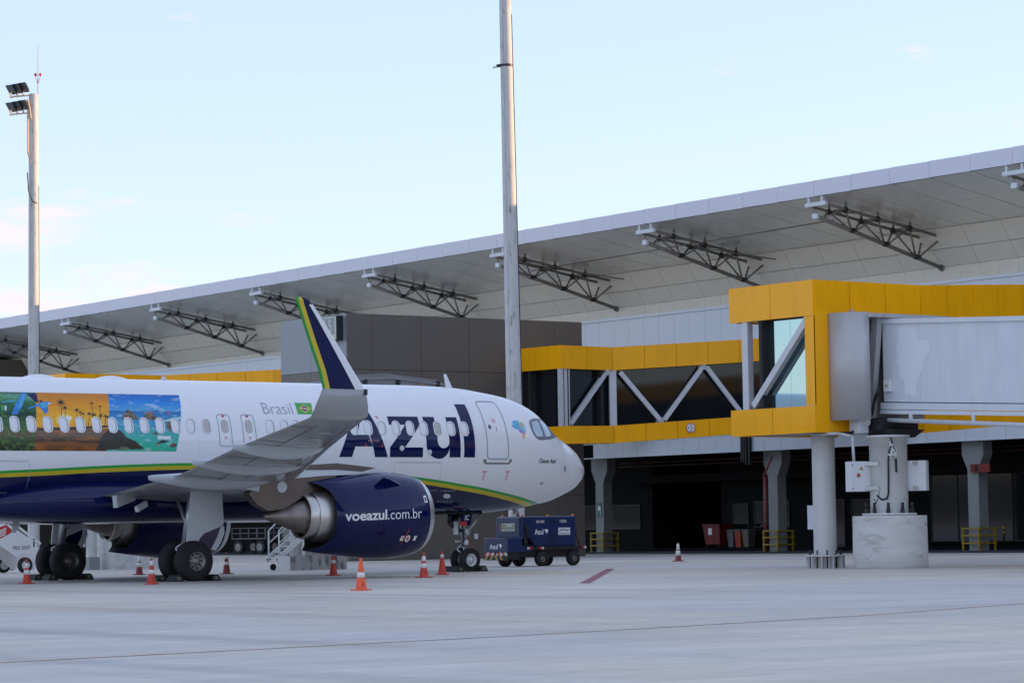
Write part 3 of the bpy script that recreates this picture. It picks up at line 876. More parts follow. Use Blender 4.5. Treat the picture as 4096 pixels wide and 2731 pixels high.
def ttun(y0, y1, x0, x1, z0, z1):
    q = MB(); vs = []
    for y in (y0, y1):
        vs += [(x0, y, z0 + SL * abs(y)), (x1, y, z0 + SL * abs(y)), (x1, y, z1 + SL * abs(y)), (x0, y, z1 + SL * abs(y))]
    q.add(vs, [(0, 1, 2, 3), (7, 6, 5, 4), (0, 4, 5, 1), (1, 5, 6, 2), (2, 6, 7, 3), (3, 7, 4, 0)])
    return q


ttun(0.1, -22, 0.04, 2.7, 4.95, 7.50).build('tunnel', 'joint_dark', jb)
npn = 27
for k in range(npn):
    y0 = -0.02 - k * 0.8; y1 = y0 - 0.8
    ttun(y0 - 0.0015, y1 + 0.0015, 0.0, 0.05, 5.06, 7.46).build('side_panel', 'tunnel_white', jb)
mat('touch_up_paint', (0.68, 0.72, 0.765), 0.4)
def tpatch(pts):
    q = MB(); q.add([(-0.003, y, z + SL * abs(y)) for y, z in pts], [tuple(range(len(pts)))]); q.build('paint_patch', 'touch_up_paint', jb)
tpatch([(-0.75, 7.33), (-0.95, 7.36), (-1.35, 7.30), (-1.47, 7.22), (-1.52, 6.92), (-1.78, 6.95), (-2.02, 6.88), (-2.04, 6.66), (-1.86, 6.48), (-1.74, 6.25), (-1.62, 5.92), (-1.45, 5.70), (-1.42, 5.25), (-1.2, 5.22), (-1.12, 5.34), (-0.95, 5.30), (-0.92, 5.7), (-0.72, 5.8), (-0.70, 6.1), (-0.60, 6.3), (-0.78, 6.45), (-0.62, 6.62), (-0.72, 6.9), (-0.70, 7.1)])
tpatch([(-0.72, 5.12), (-0.95, 5.14), (-1.0, 5.02 + 0.05), (-0.75, 5.07)])
ttun(0.1, -22, -0.07, 2.75, 7.46, 7.60).build('roof_edge', 'tunnel_white', jb)
ttun(0.1, -22, -0.05, 2.75, 4.70, 4.82).build('floor_beam', 'tunnel_white', jb)
ttun(0.1, -22, -0.03, 0.02, 4.84, 5.04).build('floor_beam', 'tunnel_white', jb)
m = MB(); m.tube((-0.05, -0.1, 4.5), (-0.05, -22, 4.5 + SL * 22 * 1.25), 0.07, n=10); m.build('conduit', 'tunnel_white', jb)
for k in range(8):
    y = -1.2 - 2.6 * k
    m = MB(); m.bar((-0.03, y, 4.5 + SL * -y * 1.2), (-0.03, y, 4.72 + SL * -y), 0.12, 0.06); m.build('conduit_hanger', 'tunnel_white', jb)
# slanted end frame of the tunnel and the curved rotunda shield
m = MB(); m.bar((-0.16, 0.42, 4.55), (-0.16, 0.02, 7.72), 0.26, 0.2, up=(1, 0, 0)); m.box(-0.2, 2.7, -0.4, 0.05, 7.6, 7.72); m.build('end_frame', 'tunnel_panel', jb)
m = MB()
ang = [R(178 + 8 * i) for i in range(8)]
vs = []
for z in (4.5, 7.78):
    for rr in (1.62, 1.66):
        for a in ang: vs.append((0.25 + rr * math.cos(a) * 1.0, 0.9 + rr * math.sin(a) * 0.82, z))
n8 = len(ang); fs = []
for i in range(n8 - 1):
    fs += [(n8 + i, n8 + i + 1, 3 * n8 + i + 1, 3 * n8 + i), (i + 1, i, 2 * n8 + i, 2 * n8 + i + 1), (i, i + 1, n8 + i + 1, n8 + i), (2 * n8 + i + 1, 2 * n8 + i, 3 * n8 + i, 3 * n8 + i + 1)]
fs += [(0, n8, 3 * n8, 2 * n8), (n8 - 1, 2 * n8 - 1, 4 * n8 - 1, 3 * n8 - 1)]
m.smooth = True; m.add(vs, fs); m.build('rotunda_shield', 'tunnel_panel', jb)
m = MB(); m.box(-1.0, 2.2, 0.45, 0.85, 4.6, 7.7); m.build('rotunda_wall', 'tunnel_panel', jb)
m = MB(); m.box(-0.75, 2.2, -0.3, 0.85, 7.62, 7.74); m.build('rotunda_roof', 'tunnel_panel', jb)
m = MB(); m.box(-0.35, 1.2, -0.25, 0.6, 4.2, 4.56); m.prism([(-0.3, 4.2), (1.15, 4.2), (0.7, 3.95), (-0.1, 3.95)], 'xz', -0.6, 0.5); m.build('turntable', 'bolt_dark', jb)
m = MB(); m.cbox(-0.85, -0.45, 0.2, 0.65, 4.1, 4.55, 0.03); m.build('hinge_box', 'tunnel_white', jb)
m = MB(); m.tube((-0.55, 0.15, 4.45), (-0.55, 0.3, 4.45), 0.13, n=16); m.build('hinge_pin', 'pier_white', jb)
for k, yy in enumerate((0.35, 0.75)):
    m = MB(); m.lathe([(-0.02, 0.045), (0.02, 0.045)], 'x', (-0.9 + 0.3 * k, yy, 7.86), 12); m.box(-0.92 + 0.3 * k, -0.88 + 0.3 * k, yy - 0.06, yy + 0.06, 7.7, 7.84); m.build('lifting_eye', 'tunnel_panel', jb)
m = MB(); m.cbox(-0.12, 0.0, -0.42, -0.12, 5.35, 5.72, 0.02); jx = m.build('junction_box', 'cabinet_white', jb)
m = MB(); m.add([(-0.122, -0.2, 5.5), (-0.122, -0.32, 5.5), (-0.122, -0.26, 5.6)], [(0, 1, 2)]); m.build('warning_label', 'rail_yellow', jx)
m = MB(); m.pipe([(-0.2, -0.05, 5.5), (-0.28, 0.1, 5.1), (-0.3, 0.2, 4.7), (-0.5, 0.35, 4.35), (-0.9, 0.5, 4.12), (-1.5, 1.0, 4.08)], 0.05); m.build('cable', 'cable_black', jb)
PCX, PCY = -0.10, -0.25     # pier centre, local
pier = thing('bridge_pier', 'thick white round pier with electrical cabinets standing on a concrete drum', 'pier', (7.0 + PCX, -12.3 + PCY, 0))
m = MB(); m.smooth = True
prof = [(0, 1.11), (0.03, 1.14), (0.5, 1.135), (1.0, 1.13), (1.5, 1.125), (1.57, 1.125), (1.58, 1.10), (1.6, 0.0001)]
m.lathe(prof, 'z', n=40); m.build('concrete_drum', 'concrete_white', pier)
m = MB(); m.lathe([(1.6, 0.575), (3.95, 0.575), (3.95, 0.66), (4.02, 0.66), (4.02, 0.0001)], 'z', n=40); m.lathe([(2.07, 0.577), (2.07, 0.585), (2.10, 0.585), (2.10, 0.577)], 'z', n=40); m.build('shaft', 'pier_white', pier)
m = MB(); m.lathe([(1.6, 0.5), (1.64, 0.5), (1.66, 0.85), (1.6, 0.85)], 'z', n=12); m.build('base_plate', 'pier_white', pier)
for i in range(10):
    a = 2 * math.pi * (i + 0.2) / 10
    m = MB(); x, y = 0.72 * math.cos(a), 0.72 * math.sin(a); m.tube((x, y, 1.62), (x, y, 1.8), 0.065, n=6); m.tube((x, y, 1.8), (x, y, 1.98), 0.045, n=8); m.build('anchor_bolt', 'bolt_dark', pier)
for nm, s_, zoff in (('l', -1, 0), ('r', 1, 0)):
    # cabinets sit left and right of the pier as seen from the apron side
    cx, cy = (0.80116 * s_ * 0.90, -0.598 * s_ * 0.90)
    cab = MB()
    rt = Matrix.Rotation(-0.30 if s_ < 0 else -0.62 + 1.2, 3, 'Z')
    hw, hd = (0.36, 0.20) if s_ < 0 else (0.20, 0.28)
    box = []
    for (ax_, ay_, az_) in ((-hw, -hd, 2.33), (hw, -hd, 2.33), (hw, hd, 2.33), (-hw, hd, 2.33), (-hw, -hd, 3.24), (hw, -hd, 3.24), (hw, hd, 3.24), (-hw, hd, 3.24)):
        v = rt @ Vector((ax_, ay_, 0)); box.append((cx + v.x, cy + v.y, az_))
    cab.add(box, [(0, 3, 2, 1), (4, 5, 6, 7), (0, 1, 5, 4), (1, 2, 6, 5), (2, 3, 7, 6), (3, 0, 4, 7)])
    co = cab.build('cabinet', 'cabinet_white', pier)
    for z in (2.42, 3.16):
        m = MB(); m.bar((cx * 0.55 - 0.2, cy * 0.55 - 0.48, z), (cx * 0.95, cy * 0.95 - 0.1, z), 0.06, 0.11); m.build('cabinet_bracket', 'pier_white', co)
    if s_ < 0:
        nrm = rt @ Vector((0, -1, 0)); ux = rt @ Vector((1, 0, 0))
        P3 = lambda u, v, o=0.004: (cx + ux.x * u + nrm.x * (hd + o), cy + ux.y * u + nrm.y * (hd + o), v)
        m = MB(); m.add([P3(-0.09, 2.98), P3(0.05, 2.98), P3(-0.02, 3.1)], [(0, 1, 2)]); m.build('warning_label', 'rail_yellow', co)
        m = MB(); m.add([P3(-0.16, 2.76), P3(-0.06, 2.76), P3(-0.06, 2.88), P3(-0.16, 2.88)], [(0, 1, 2, 3)]); m.build('switch_plate', 'rail_yellow', co)
        m = MB(); c0 = Vector(P3(-0.14, 2.82, 0.0)); m.tube(c0, c0 + nrm * 0.07, 0.04, n=12); m.build('switch_knob', 'red_mark', co)
        for z in (2.42, 3.14):
            m = MB(); c0 = Vector(P3(-0.32, z, 0)); m.tube(c0, c0 + nrm * 0.02, 0.018, n=8); m.build('lock', 'truck_black', co)
m = MB()
rr_ = 0.62
def onp(a, z, r_=rr_): return (r_ * math.cos(R(a)), r_ * math.sin(R(a)), z)
m.pipe([onp(233, 4.0), onp(238, 3.75), onp(243, 3.62)], 0.022); m.pipe([onp(226, 3.3), onp(228, 3.52), onp(233, 3.66), onp(240, 3.68), onp(246, 3.55), onp(249, 3.2), onp(249, 2.9), onp(247, 2.9), onp(246, 3.3)], 0.02)
m.pipe([onp(226, 3.3), onp(225, 2.6), onp(224, 2.25), onp(220, 2.1), onp(208, 2.06, 0.7), onp(200, 2.2, 0.85)], 0.028); m.pipe([onp(205, 2.3, 0.8), onp(203, 2.12, 0.85), onp(200, 1.95, 0.9), onp(198, 2.1, 0.95)], 0.012)
m.build('cable', 'cable_black', pier)
m = MB(); m.pipe([onp(232, 3.3, 0.63), onp(235, 3.52, 0.64), onp(240, 3.58, 0.64), onp(245, 3.5, 0.64), onp(247, 3.3, 0.63)], 0.028); m.bar(onp(225, 3.42, 0.63), onp(250, 3.42, 0.63), 0.05, 0.05); m.bar(onp(238, 3.42, 0.62), onp(238, 3.75, 0.62), 0.05, 0.04); m.build('cable_saddle', 'pier_white', pier)
m = MB(); a0 = [onp(229, 3.55, 0.60), onp(229, 3.82, 0.60), onp(236, 3.84, 0.605), onp(252, 3.62, 0.605), onp(252, 3.42, 0.605), onp(246, 3.42, 0.605)]
m.add(a0, [tuple(range(6))]); m.build('bracket_plate', 'bridge_steel', pier)
m = MB(); m.pipe([(-1.5, 1.4, 4.1), (-1.25, 0.85, 4.1), (-1.0, 0.5, 4.0), (-0.98, 0.48, 3.24)], 0.045); m.build('conduit', 'bridge_steel', pier)

# ================================================================== LIGHT MASTS
def mast(base, h, r0, r1, lean, label, heads, group='tall concrete floodlight masts'):
    th = thing('floodlight_mast', label, 'light mast', base, 0, group)
    m = MB(); prof = []
    vs = []; n = 28; steps = 24
    for k in range(steps + 1):
        z = h * k / steps; r_ = r0 + (r1 - r0) * k / steps
        for i in range(n):
            a = 2 * math.pi * i / n
            vs.append((C_RIGHT.x * lean * z + r_ * math.cos(a), C_RIGHT.y * lean * z + r_ * math.sin(a), z))
    fs = [(k * n + i, k * n + (i + 1) % n, (k + 1) * n + (i + 1) % n, (k + 1) * n + i) for k in range(steps) for i in range(n)] + [tuple(range(steps * n, steps * n + n))]
    m.smooth = True; m.add(vs, fs); m.build('pole', 'pole_concrete', th)
    sx = Vector((C_RIGHT.x, C_RIGHT.y, 0)).normalized(); sf = Vector((C_FWD.x, C_FWD.y, 0)).normalized()

    def at(lat, dep, z):
        return sx * (lat + lean * z) + sf * dep + Vector((0, 0, z))
    rad = lambda z: r0 + (r1 - r0) * z / h
    # lightning conductor strip down the right side and mould seam
    m = MB(); m.pipe([at(rad(z) + 0.015, -0.02, z) for z in (0.3, h * 0.35, h * 0.7, h * 0.8)], 0.018, 6); m.build('conductor', 'cable_black', th)
    m = MB(); m.pipe([at(-rad(z) * 0.45, -rad(z) * 0.90, z) for z in [h * q / 12 for q in range(0, 13)]], 0.008, 5); m.build('mould_seam', 'seam_grey', th)
    zb = heads.get('band')
    if zb:
        m = MB(); c = at(0, 0, zb); m.lathe([(-0.05, rad(zb) + 0.02), (0.05, rad(zb) + 0.02)], 'z', c, 24); m.bar(at(-rad(zb), -0.05, zb), at(-rad(zb) - 0.16, -0.05, zb - 0.02), 0.12, 0.12); m.build('clamp_band', 'bolt_dark', th)
        m = MB(); m.bar(at(-rad(zb) - 0.14, -0.05, zb - 0.03), at(-rad(zb) - 0.32, -0.05, zb - 0.10), 0.08, 0.07); m.build('stub_arm', 'bracket_white', th)
    for zt in heads.get('lamps', ()):
        m = MB(); m.bar(at(-0.2, -0.5, zt - 0.55), at(-1.40, -0.75, zt - 0.68), 0.09, 0.09); m.bar(at(-1.36, -0.75, zt - 0.70), at(-1.36, -0.75, zt - 0.42), 0.10, 0.10); m.build('lamp_arm', 'lamp_back', th)
        for k in range(3):
            cx = -0.56 - k * 0.40; zc = zt - 0.05 - k * 0.07
            d = Vector((-sf.x * 0.75 - sx.x * 0.45, -sf.y * 0.75 - sx.y * 0.45, -0.75)).normalized()
            side = d.cross(Vector((0, 0, 1))).normalized(); up = side.cross(d).normalized(); c = at(cx, -0.6, zc)
            q = MB(); vs = []
            for dd, s_ in ((0.0, 1.0), (0.16, 0.8), (0.30, 0.45)):
                for a, b in ((-1, -1), (1, -1), (1, 1), (-1, 1)):
                    vs.append(c - d * dd + side * (a * 0.30 * s_) + up * (b * 0.37 * s_))
            q.add(vs, [(0, 1, 2, 3), (11, 10, 9, 8)] + [(j * 4 + i, j * 4 + (i + 1) % 4, (j + 1) * 4 + (i + 1) % 4, (j + 1) * 4 + i) for j in (0, 1) for i in range(4)])
            fl = q.build('floodlight', 'lamp_body', th)
            q = MB(); q.add([c + d * 0.006 + side * (a * 0.25) + up * (b * 0.33) for a, b in ((-1, -1), (1, -1), (1, 1), (-1, 1))], [(0, 1, 2, 3)]); q.build('lens', 'lamp_glass', fl)
            q = MB(); q.bar(c - d * 0.2 - Vector((0, 0, 0.1)), at(cx - 0.05, -0.62, zt - 0.62 - k * 0.06), 0.05, 0.05); q.bar(c - d * 0.2 + side * 0.3 - Vector((0, 0, 0.1)), at(cx + 0.08, -0.62, zt - 0.6 - k * 0.06), 0.05, 0.05); q.build('yoke', 'lamp_back', fl)
    if 'rod' in heads:
        z0, z1 = heads['rod']
        m = MB(); m.tube(at(0.28, 0, z0), at(0.30, 0, z1), 0.035, 0.018, n=6); m.build('lightning_rod', 'lamp_back', th)
        for s_ in (-1, 1):
            m = MB(); c = at(0.29 + 0.16 * s_, 0, z0 + 0.62 * (z1 - z0)); m.lathe([(-0.08, 0.03), (-0.06, 0.085), (0.08, 0.085), (0.13, 0.02)], 'z', c, 10); m.bar(c - Vector((0, 0, 0.1)), at(0.29, 0, z0 + 0.5 * (z1 - z0)), 0.03, 0.03); m.build('obstruction_lamp', 'lamp_red', th)
    if 'frame' in heads:
        z = heads['frame']
        m = MB()
        m.bar(at(-0.28, -0.5, z - 0.2), at(-0.28, -0.5, z - 4.2 * 0.9), 0.1, 0.1); m.bar(at(-0.28, -0.5, z - 0.2), at(-0.05, -0.5, z - 1.5), 0.09, 0.09); m.bar(at(-0.28, -0.5, z - 3.7), at(-0.05, -0.5, z - 4.6), 0.09, 0.09)
        m.build('mounting_frame', 'lamp_back', th)
        m = MB(); m.pipe([at(-0.34, -0.4, z - 5.0), at(-0.25, -0.45, z - 6.2), at(0, -0.5, z - 6.9), at(0.3, -0.3, z - 7.0)], 0.035, 6); m.build('cable', 'cable_black', th)


mast((18.0, 21.15, 0), 29.0, 0.355, 0.225, -0.0075, 'tall concrete mast standing behind the aircraft nose, cut by the picture top', {'band': 21.0, 'lamps': (28.6,)})
mast((32.15, 92.25, 0), 30.2, 0.40, 0.30, 0.0035, 'concrete mast at the far left with two rows of floodlights on top', {'lamps': (30.6, 29.45), 'rod': (28.3, 33.4), 'frame': 30.0, 'band': None})

# ================================================================== AIRLINER
AC = thing('airliner', 'white and navy twin engine airliner with green and yellow stripe and tall winglet', 'airplane', (0, 0, 0))
TAB = np.array([[0.286, 3.20, 3.20, 0.0], [0.346, 3.42, 3.011, 0.265], [0.446, 3.589, 2.877, 0.466], [0.636, 3.773, 2.724, 0.658], [0.85, 3.992, 2.59, 0.863],
                [1.25, 4.249, 2.429, 1.124], [1.55, 4.413, 2.309, 1.251], [1.85, 4.598, 2.21, 1.347], [2.25, 4.94, 2.135, 1.495], [2.75, 5.341, 2.049, 1.648],
                [3.25, 5.562, 1.978, 1.742], [3.75, 5.696, 1.93, 1.821], [4.5, 5.819, 1.888, 1.9], [5.5, 5.939, 1.869, 1.955], [6.5, 5.985, 1.869, 1.975],
                [7.5, 6.0, 1.87, 1.975], [25.0, 6.0, 1.87, 1.975], [27.0, 6.0, 2.02, 1.96], [30.0, 5.98, 2.6, 1.75], [33.0, 5.9, 3.4, 1.3], [36.0, 5.6, 4.3, 0.62], [37.6, 5.3, 4.75, 0.2]])


def _slopes(ys):
    xs = TAB[:, 0]; h = np.diff(xs); d = np.diff(ys) / h
    m_ = np.zeros(len(xs)); m_[0] = d[0]; m_[-1] = d[-1]
    for i in range(1, len(xs) - 1):
        if d[i - 1] * d[i] > 0:
            w1 = 2 * h[i] + h[i - 1]; w2 = h[i] + 2 * h[i - 1]; m_[i] = (w1 + w2) / (w1 / d[i - 1] + w2 / d[i])
    return m_


_SL = [None] + [_slopes(TAB[:, k]) for k in (1, 2, 3)]


def _itp(k, s):
    xs = TAB[:, 0]; i = int(min(max(np.searchsorted(xs, s) - 1, 0), len(xs) - 2)); h = xs[i + 1] - xs[i]; t = (s - xs[i]) / h
    y0, y1, m0, m1 = TAB[i, k], TAB[i + 1, k], _SL[k][i], _SL[k][i + 1]
    return (2 * t ** 3 - 3 * t * t + 1) * y0 + (t ** 3 - 2 * t * t + t) * h * m0 + (-2 * t ** 3 + 3 * t * t) * y1 + (t ** 3 - t * t) * h * m1


def sec(s):
    zt, zb, w = _itp(1, s), _itp(2, s), _itp(3, s)
    fr = 0.50 + 0.008 * min(max((s - 0.2) / 6, 0), 1)
    return zt, zb, w, zb + (zt - zb) * fr


def lat(s, z):
    zt, zb, w, zc = sec(s)
    a = (z - zc) / (zt - zc) if z > zc else (zc - z) / (zc - zb)
    return w * math.sqrt(max(0.0, 1 - a * a))


def P(s, l, z):
    return (5.07 - s, -l, z)


def skin(s, z, off=0.004):
    l = lat(s, z); e = 0.02
    dl_z = (lat(s, z + e) - lat(s, z - e)) / (2 * e); dl_s = (lat(s + e, z) - lat(s - e, z)) / (2 * e)
    n = Vector((-dl_s, 1.0, -dl_z)).normalized() * off       # components along s, l, z
    return P(s + n.x, l + n.y, z + n.z)


# --- livery material: stripe height as a curve of the station along the fuselage
def livery():
    m = bpy.data.materials.new('fuselage_livery'); m.use_nodes = True; nt = m.node_tree; b = nt.nodes['Principled BSDF']; L = nt.links
    tc = nt.nodes.new('ShaderNodeTexCoord'); sp = nt.nodes.new('ShaderNodeSeparateXYZ'); L.new(tc.outputs['Object'], sp.inputs[0])
    s = nt.nodes.new('ShaderNodeMath'); s.operation = 'MULTIPLY_ADD'; s.inputs[1].default_value = -1 / 40.0; s.inputs[2].default_value = 5.07 / 40.0; L.new(sp.outputs['X'], s.inputs[0])
    fc = nt.nodes.new('ShaderNodeFloatCurve')
    pts = [(0, 1.7), (2.0, 2.12), (2.468, 2.193), (3.071, 2.284), (3.637, 2.386), (4.592, 2.546), (5.455, 2.685), (6.265, 2.793), (7.057, 2.899), (7.825, 2.99), (10, 3.2), (13, 3.38), (16.29, 3.447), (18, 3.411), (19.56, 3.354), (21.1, 3.277), (22.6, 3.217), (27, 2.98), (40, 2.5)]
    cv = fc.mapping.curves[0]
    cv.points[0].location = (0, pts[0][1] / 6); cv.points[1].location = (1, pts[-1][1] / 6)
    for x, y in pts[1:-1]:
        cv.points.new(x / 40, y / 6)
    for p in cv.points: p.handle_type = 'AUTO'
    fc.mapping.update()
    L.new(s.outputs[0], fc.inputs['Value'])
    d = nt.nodes.new('ShaderNodeMath'); d.operation = 'MULTIPLY_ADD'; d.inputs[1].default_value = 6.0
    L.new(fc.outputs[0], d.inputs[0])
    neg = nt.nodes.new('ShaderNodeMath'); neg.operation = 'MULTIPLY'; neg.inputs[1].default_value = -1; L.new(sp.outputs['Z'], neg.inputs[0]); L.new(neg.outputs[0], d.inputs[2])
    rp = nt.nodes.new('ShaderNodeValToRGB'); rp.color_ramp.interpolation = 'CONSTANT'
    sc_ = nt.nodes.new('ShaderNodeMath'); sc_.operation = 'MULTIPLY_ADD'; sc_.inputs[1].default_value = 1.0; sc_.inputs[2].default_value = 0.5; L.new(d.outputs[0], sc_.inputs[0])
    e = rp.color_ramp.elements; e[0].position = 0; e[0].color = (0.80, 0.80, 0.81, 1); e[1].position = 0.5; e[1].color = GREEN + (1,)
    x = e.new(0.578); x.color = YELLOW + (1,); x = e.new(0.688); x.color = NAVY + (1,)
    L.new(sc_.outputs[0], rp.inputs['Fac']); L.new(rp.outputs['Color'], b.inputs['Base Color'])
    b.inputs['Roughness'].default_value = 0.09; b.inputs['Specular IOR Level'].default_value = 0.5
    MATS['fuselage_livery'] = m


livery()

# --- fuselage
ss = list(np.concatenate([0.286 + 0.36 * np.linspace(0, 1, 14) ** 2, np.arange(0.70, 8.0, 0.09), np.arange(8.0, 25.0, 0.5), np.linspace(25, 37.6, 30)]))
NR = 120; vs = []
for s in ss:
    zt, zb, w, zc = sec(s)
    for i in range(NR):
        a = 2 * math.pi * i / NR; sn = math.sin(a)
        vs.append(P(s, w * math.cos(a), zc + ((zt - zc) if sn > 0 else (zc - zb)) * sn))
fs = [(k * NR + i, k * NR + (i + 1) % NR, (k + 1) * NR + (i + 1) % NR, (k + 1) * NR + i) for k in range(len(ss) - 1) for i in range(NR)]
m = MB(); m.smooth = True; m.add(vs, fs); m.smooth = False; m.f.append([(len(ss) - 1) * NR + i for i in range(NR)]); m.mi.append(0); m.sm.append(False)
FUS = m.build('fuselage', 'fuselage_livery', AC)


def decal(name, v2, faces, mats, parent, off=0.004, zstep=0.09, sstep=0.0, mi=None, surf=skin):
    """flat shape in (station, height) wrapped on the skin"""
    bm = bmesh.new()
    bv = [bm.verts.new((a, 0, b)) for a, b in v2]
    for k, f in enumerate(faces):
        try:
            fc = bm.faces.new([bv[i] for i in f])
            if mi: fc.material_index = mi[k]
        except ValueError:
            pass
    bmesh.ops.remove_doubles(bm, verts=list(bm.verts), dist=1e-4)
    zs = [b for a, b in v2]; sx = [a for a, b in v2]
    for lo, hi, st, no in ((min(zs), max(zs), zstep, (0, 0, 1)), (min(sx), max(sx), sstep, (1, 0, 0))):
        if not st: continue
        q = lo + st
        while q < hi:
            bmesh.ops.bisect_plane(bm, geom=list(bm.verts) + list(bm.edges) + list(bm.faces), plane_co=(q, 0, q), plane_no=no)
            q += st
    for v in bm.verts:
        v.co = Vector(surf(v.co.x, v.co.z, off))
    bmesh.ops.recalc_face_normals(bm, faces=bm.faces)
    # face the starboard side
    bm.normal_update()
    for f in bm.faces:
        if f.normal.y > 0: f.normal_flip()
        f.smooth = True
    me = bpy.data.meshes.new(name); bm.to_mesh(me); bm.free()
    for q in ([mats] if isinstance(mats, str) else mats): me.materials.append(MATS[q])
    return link(name, me, parent)


def rrect(s0, s1, z0, z1, r_, n=5, skew=0.0):
    out = []
    for cx, cz, a0 in ((s1 - r_, z1 - r_, 0), (s0 + r_, z1 - r_, 90), (s0 + r_, z0 + r_, 180), (s1 - r_, z0 + r_, 270)):
        for k in range(n + 1):
            a = R(a0 + 90 * k / n); out.append((cx + r_ * math.cos(a), cz + r_ * math.sin(a)))
    if skew:
        out = [(a + skew * (b - z0), b) for a, b in out]
    return out


def outline(name, poly, w, mt, parent, off=0.005, sstep=0.0, closed=True):
    n = len(poly); v = []; f = []
    cx = sum(p[0] for p in poly) / n; cz = sum(p[1] for p in poly) / n
    inner = []
    for i, p in enumerate(poly):
        a = Vector(poly[i - 1]) if (closed or i) else Vector(p); b = Vector(poly[(i + 1) % n]) if (closed or i < n - 1) else Vector(p)
        d = (b - a); d = d.normalized() if d.length > 1e-9 else Vector((1, 0)); nr = Vector((-d.y, d.x))
        if nr.dot(Vector((cx, cz)) - Vector(p)) < 0: nr = -nr
        inner.append((p[0] + nr.x * w, p[1] + nr.y * w))
    v = list(poly) + inner
    f = [(i, (i + 1) % n, n + (i + 1) % n, n + i) for i in range(n if closed else n - 1)]
    return decal(name, v, f, mt, parent, off, 0.12, sstep)


def dtext(name, body, sl, sr, z0, z1, mt, parent, bold=0.0, shear=0.0, sstep=0.0, off=0.006):
    v, f = fit_text(body, sl, sr, z0, z1, bold, shear)
    return decal(name, v, f, mt, parent, off, 0.12, sstep)


# --- printed picture panel on the rear cabin
def print_mat(name, stops, noise_scale, stretch, amount, tint, axis=(0, 0, 1), detail=6):
    m = bpy.data.materials.new(name); m.use_nodes = True; nt = m.node_tree; b = nt.nodes['Principled BSDF']; L = nt.links
    tc = nt.nodes.new('ShaderNodeTexCoord'); sp = nt.nodes.new('ShaderNodeSeparateXYZ'); L.new(tc.outputs['Object'], sp.inputs[0])
    mp = nt.nodes.new('ShaderNodeMapping'); mp.inputs['Scale'].default_value = stretch; L.new(tc.outputs['Object'], mp.inputs['Vector'])
    n = nt.nodes.new('ShaderNodeTexNoise'); n.inputs['Scale'].default_value = noise_scale; n.inputs['Detail'].default_value = detail; n.inputs['Roughness'].default_value = 0.65; L.new(mp.outputs['Vector'], n.inputs['Vector'])
    h = nt.nodes.new('ShaderNodeMapRange'); h.inputs['From Min'].default_value = 3.78; h.inputs['From Max'].default_value = 5.49; L.new(sp.outputs['Z'], h.inputs['Value'])
    ad = nt.nodes.new('ShaderNodeMath'); ad.operation = 'MULTIPLY_ADD'; ad.inputs[1].default_value = amount; L.new(n.outputs['Fac'], ad.inputs[0])
    su = nt.nodes.new('ShaderNodeMath'); su.operation = 'SUBTRACT'; su.inputs[1].default_value = amount * 0.5; L.new(h.outputs['Result'], su.inputs[0]); L.new(su.outputs[0], ad.inputs[2])
    rp = nt.nodes.new('ShaderNodeValToRGB'); e = rp.color_ramp.elements
    e[0].position = stops[0][0]; e[0].color = tuple(stops[0][1]) + (1,); e[1].position = stops[-1][0]; e[1].color = tuple(stops[-1][1]) + (1,)
    for p_, c in stops[1:-1]:
        x = e.new(p_); x.color = tuple(c) + (1,)
    L.new(ad.outputs[0], rp.inputs['Fac'])
    n2 = nt.nodes.new('ShaderNodeTexNoise'); n2.inputs['Scale'].default_value = noise_scale * 2.5; n2.inputs['Detail'].default_value = 5; L.new(mp.outputs['Vector'], n2.inputs['Vector'])
    r2 = nt.nodes.new('ShaderNodeValToRGB'); r2.color_ramp.elements[0].position = tint[1]; r2.color_ramp.elements[1].position = tint[2]; L.new(n2.outputs['Fac'], r2.inputs['Fac'])
    mx = nt.nodes.new('ShaderNodeMixRGB'); mx.inputs['Color2'].default_value = tuple(tint[0]) + (1,)
    mm = nt.nodes.new('ShaderNodeMath'); mm.operation = 'MULTIPLY'; mm.inputs[1].default_value = tint[3]; L.new(r2.outputs['Color'], mm.inputs[0]); L.new(mm.outputs[0], mx.inputs['Fac'])
    L.new(rp.outputs['Color'], mx.inputs['Color1']); L.new(mx.outputs['Color'], b.inputs['Base Color'])
    b.inputs['Roughness'].default_value = 0.2; b.inputs['Specular IOR Level'].default_value = 0.3
    MATS[name] = m


print_mat('print_forest', [(0.0, (0.01, 0.02, 0.012)), (0.16, (0.03, 0.07, 0.02)), (0.30, (0.16, 0.11, 0.06)), (0.38, (0.06, 0.16, 0.04)), (0.62, (0.012, 0.06, 0.03)), (0.80, (0.03, 0.14, 0.06)), (0.92, (0.15, 0.36, 0.22)), (1.0, (0.03, 0.10, 0.10))], 2.6, (1, 1, 1.3), 0.30, ((0.10, 0.26, 0.05), 0.52, 0.66, 0.7))
print_mat('print_sunset', [(0.0, (0.10, 0.035, 0.010)), (0.12, (0.25, 0.09, 0.03)), (0.17, (0.05, 0.03, 0.02)), (0.25, (0.16, 0.11, 0.07)), (0.34, (0.22, 0.13, 0.08)), (0.375, (0.20, 0.08, 0.02)), (0.41, (0.88, 0.42, 0.03)), (0.58, (0.92, 0.46, 0.03)), (0.80, (0.78, 0.30, 0.02)), (1.0, (0.55, 0.19, 0.02))], 1.6, (0.5, 1, 1.6), 0.10, ((0.50, 0.17, 0.02), 0.50, 0.72, 0.6))
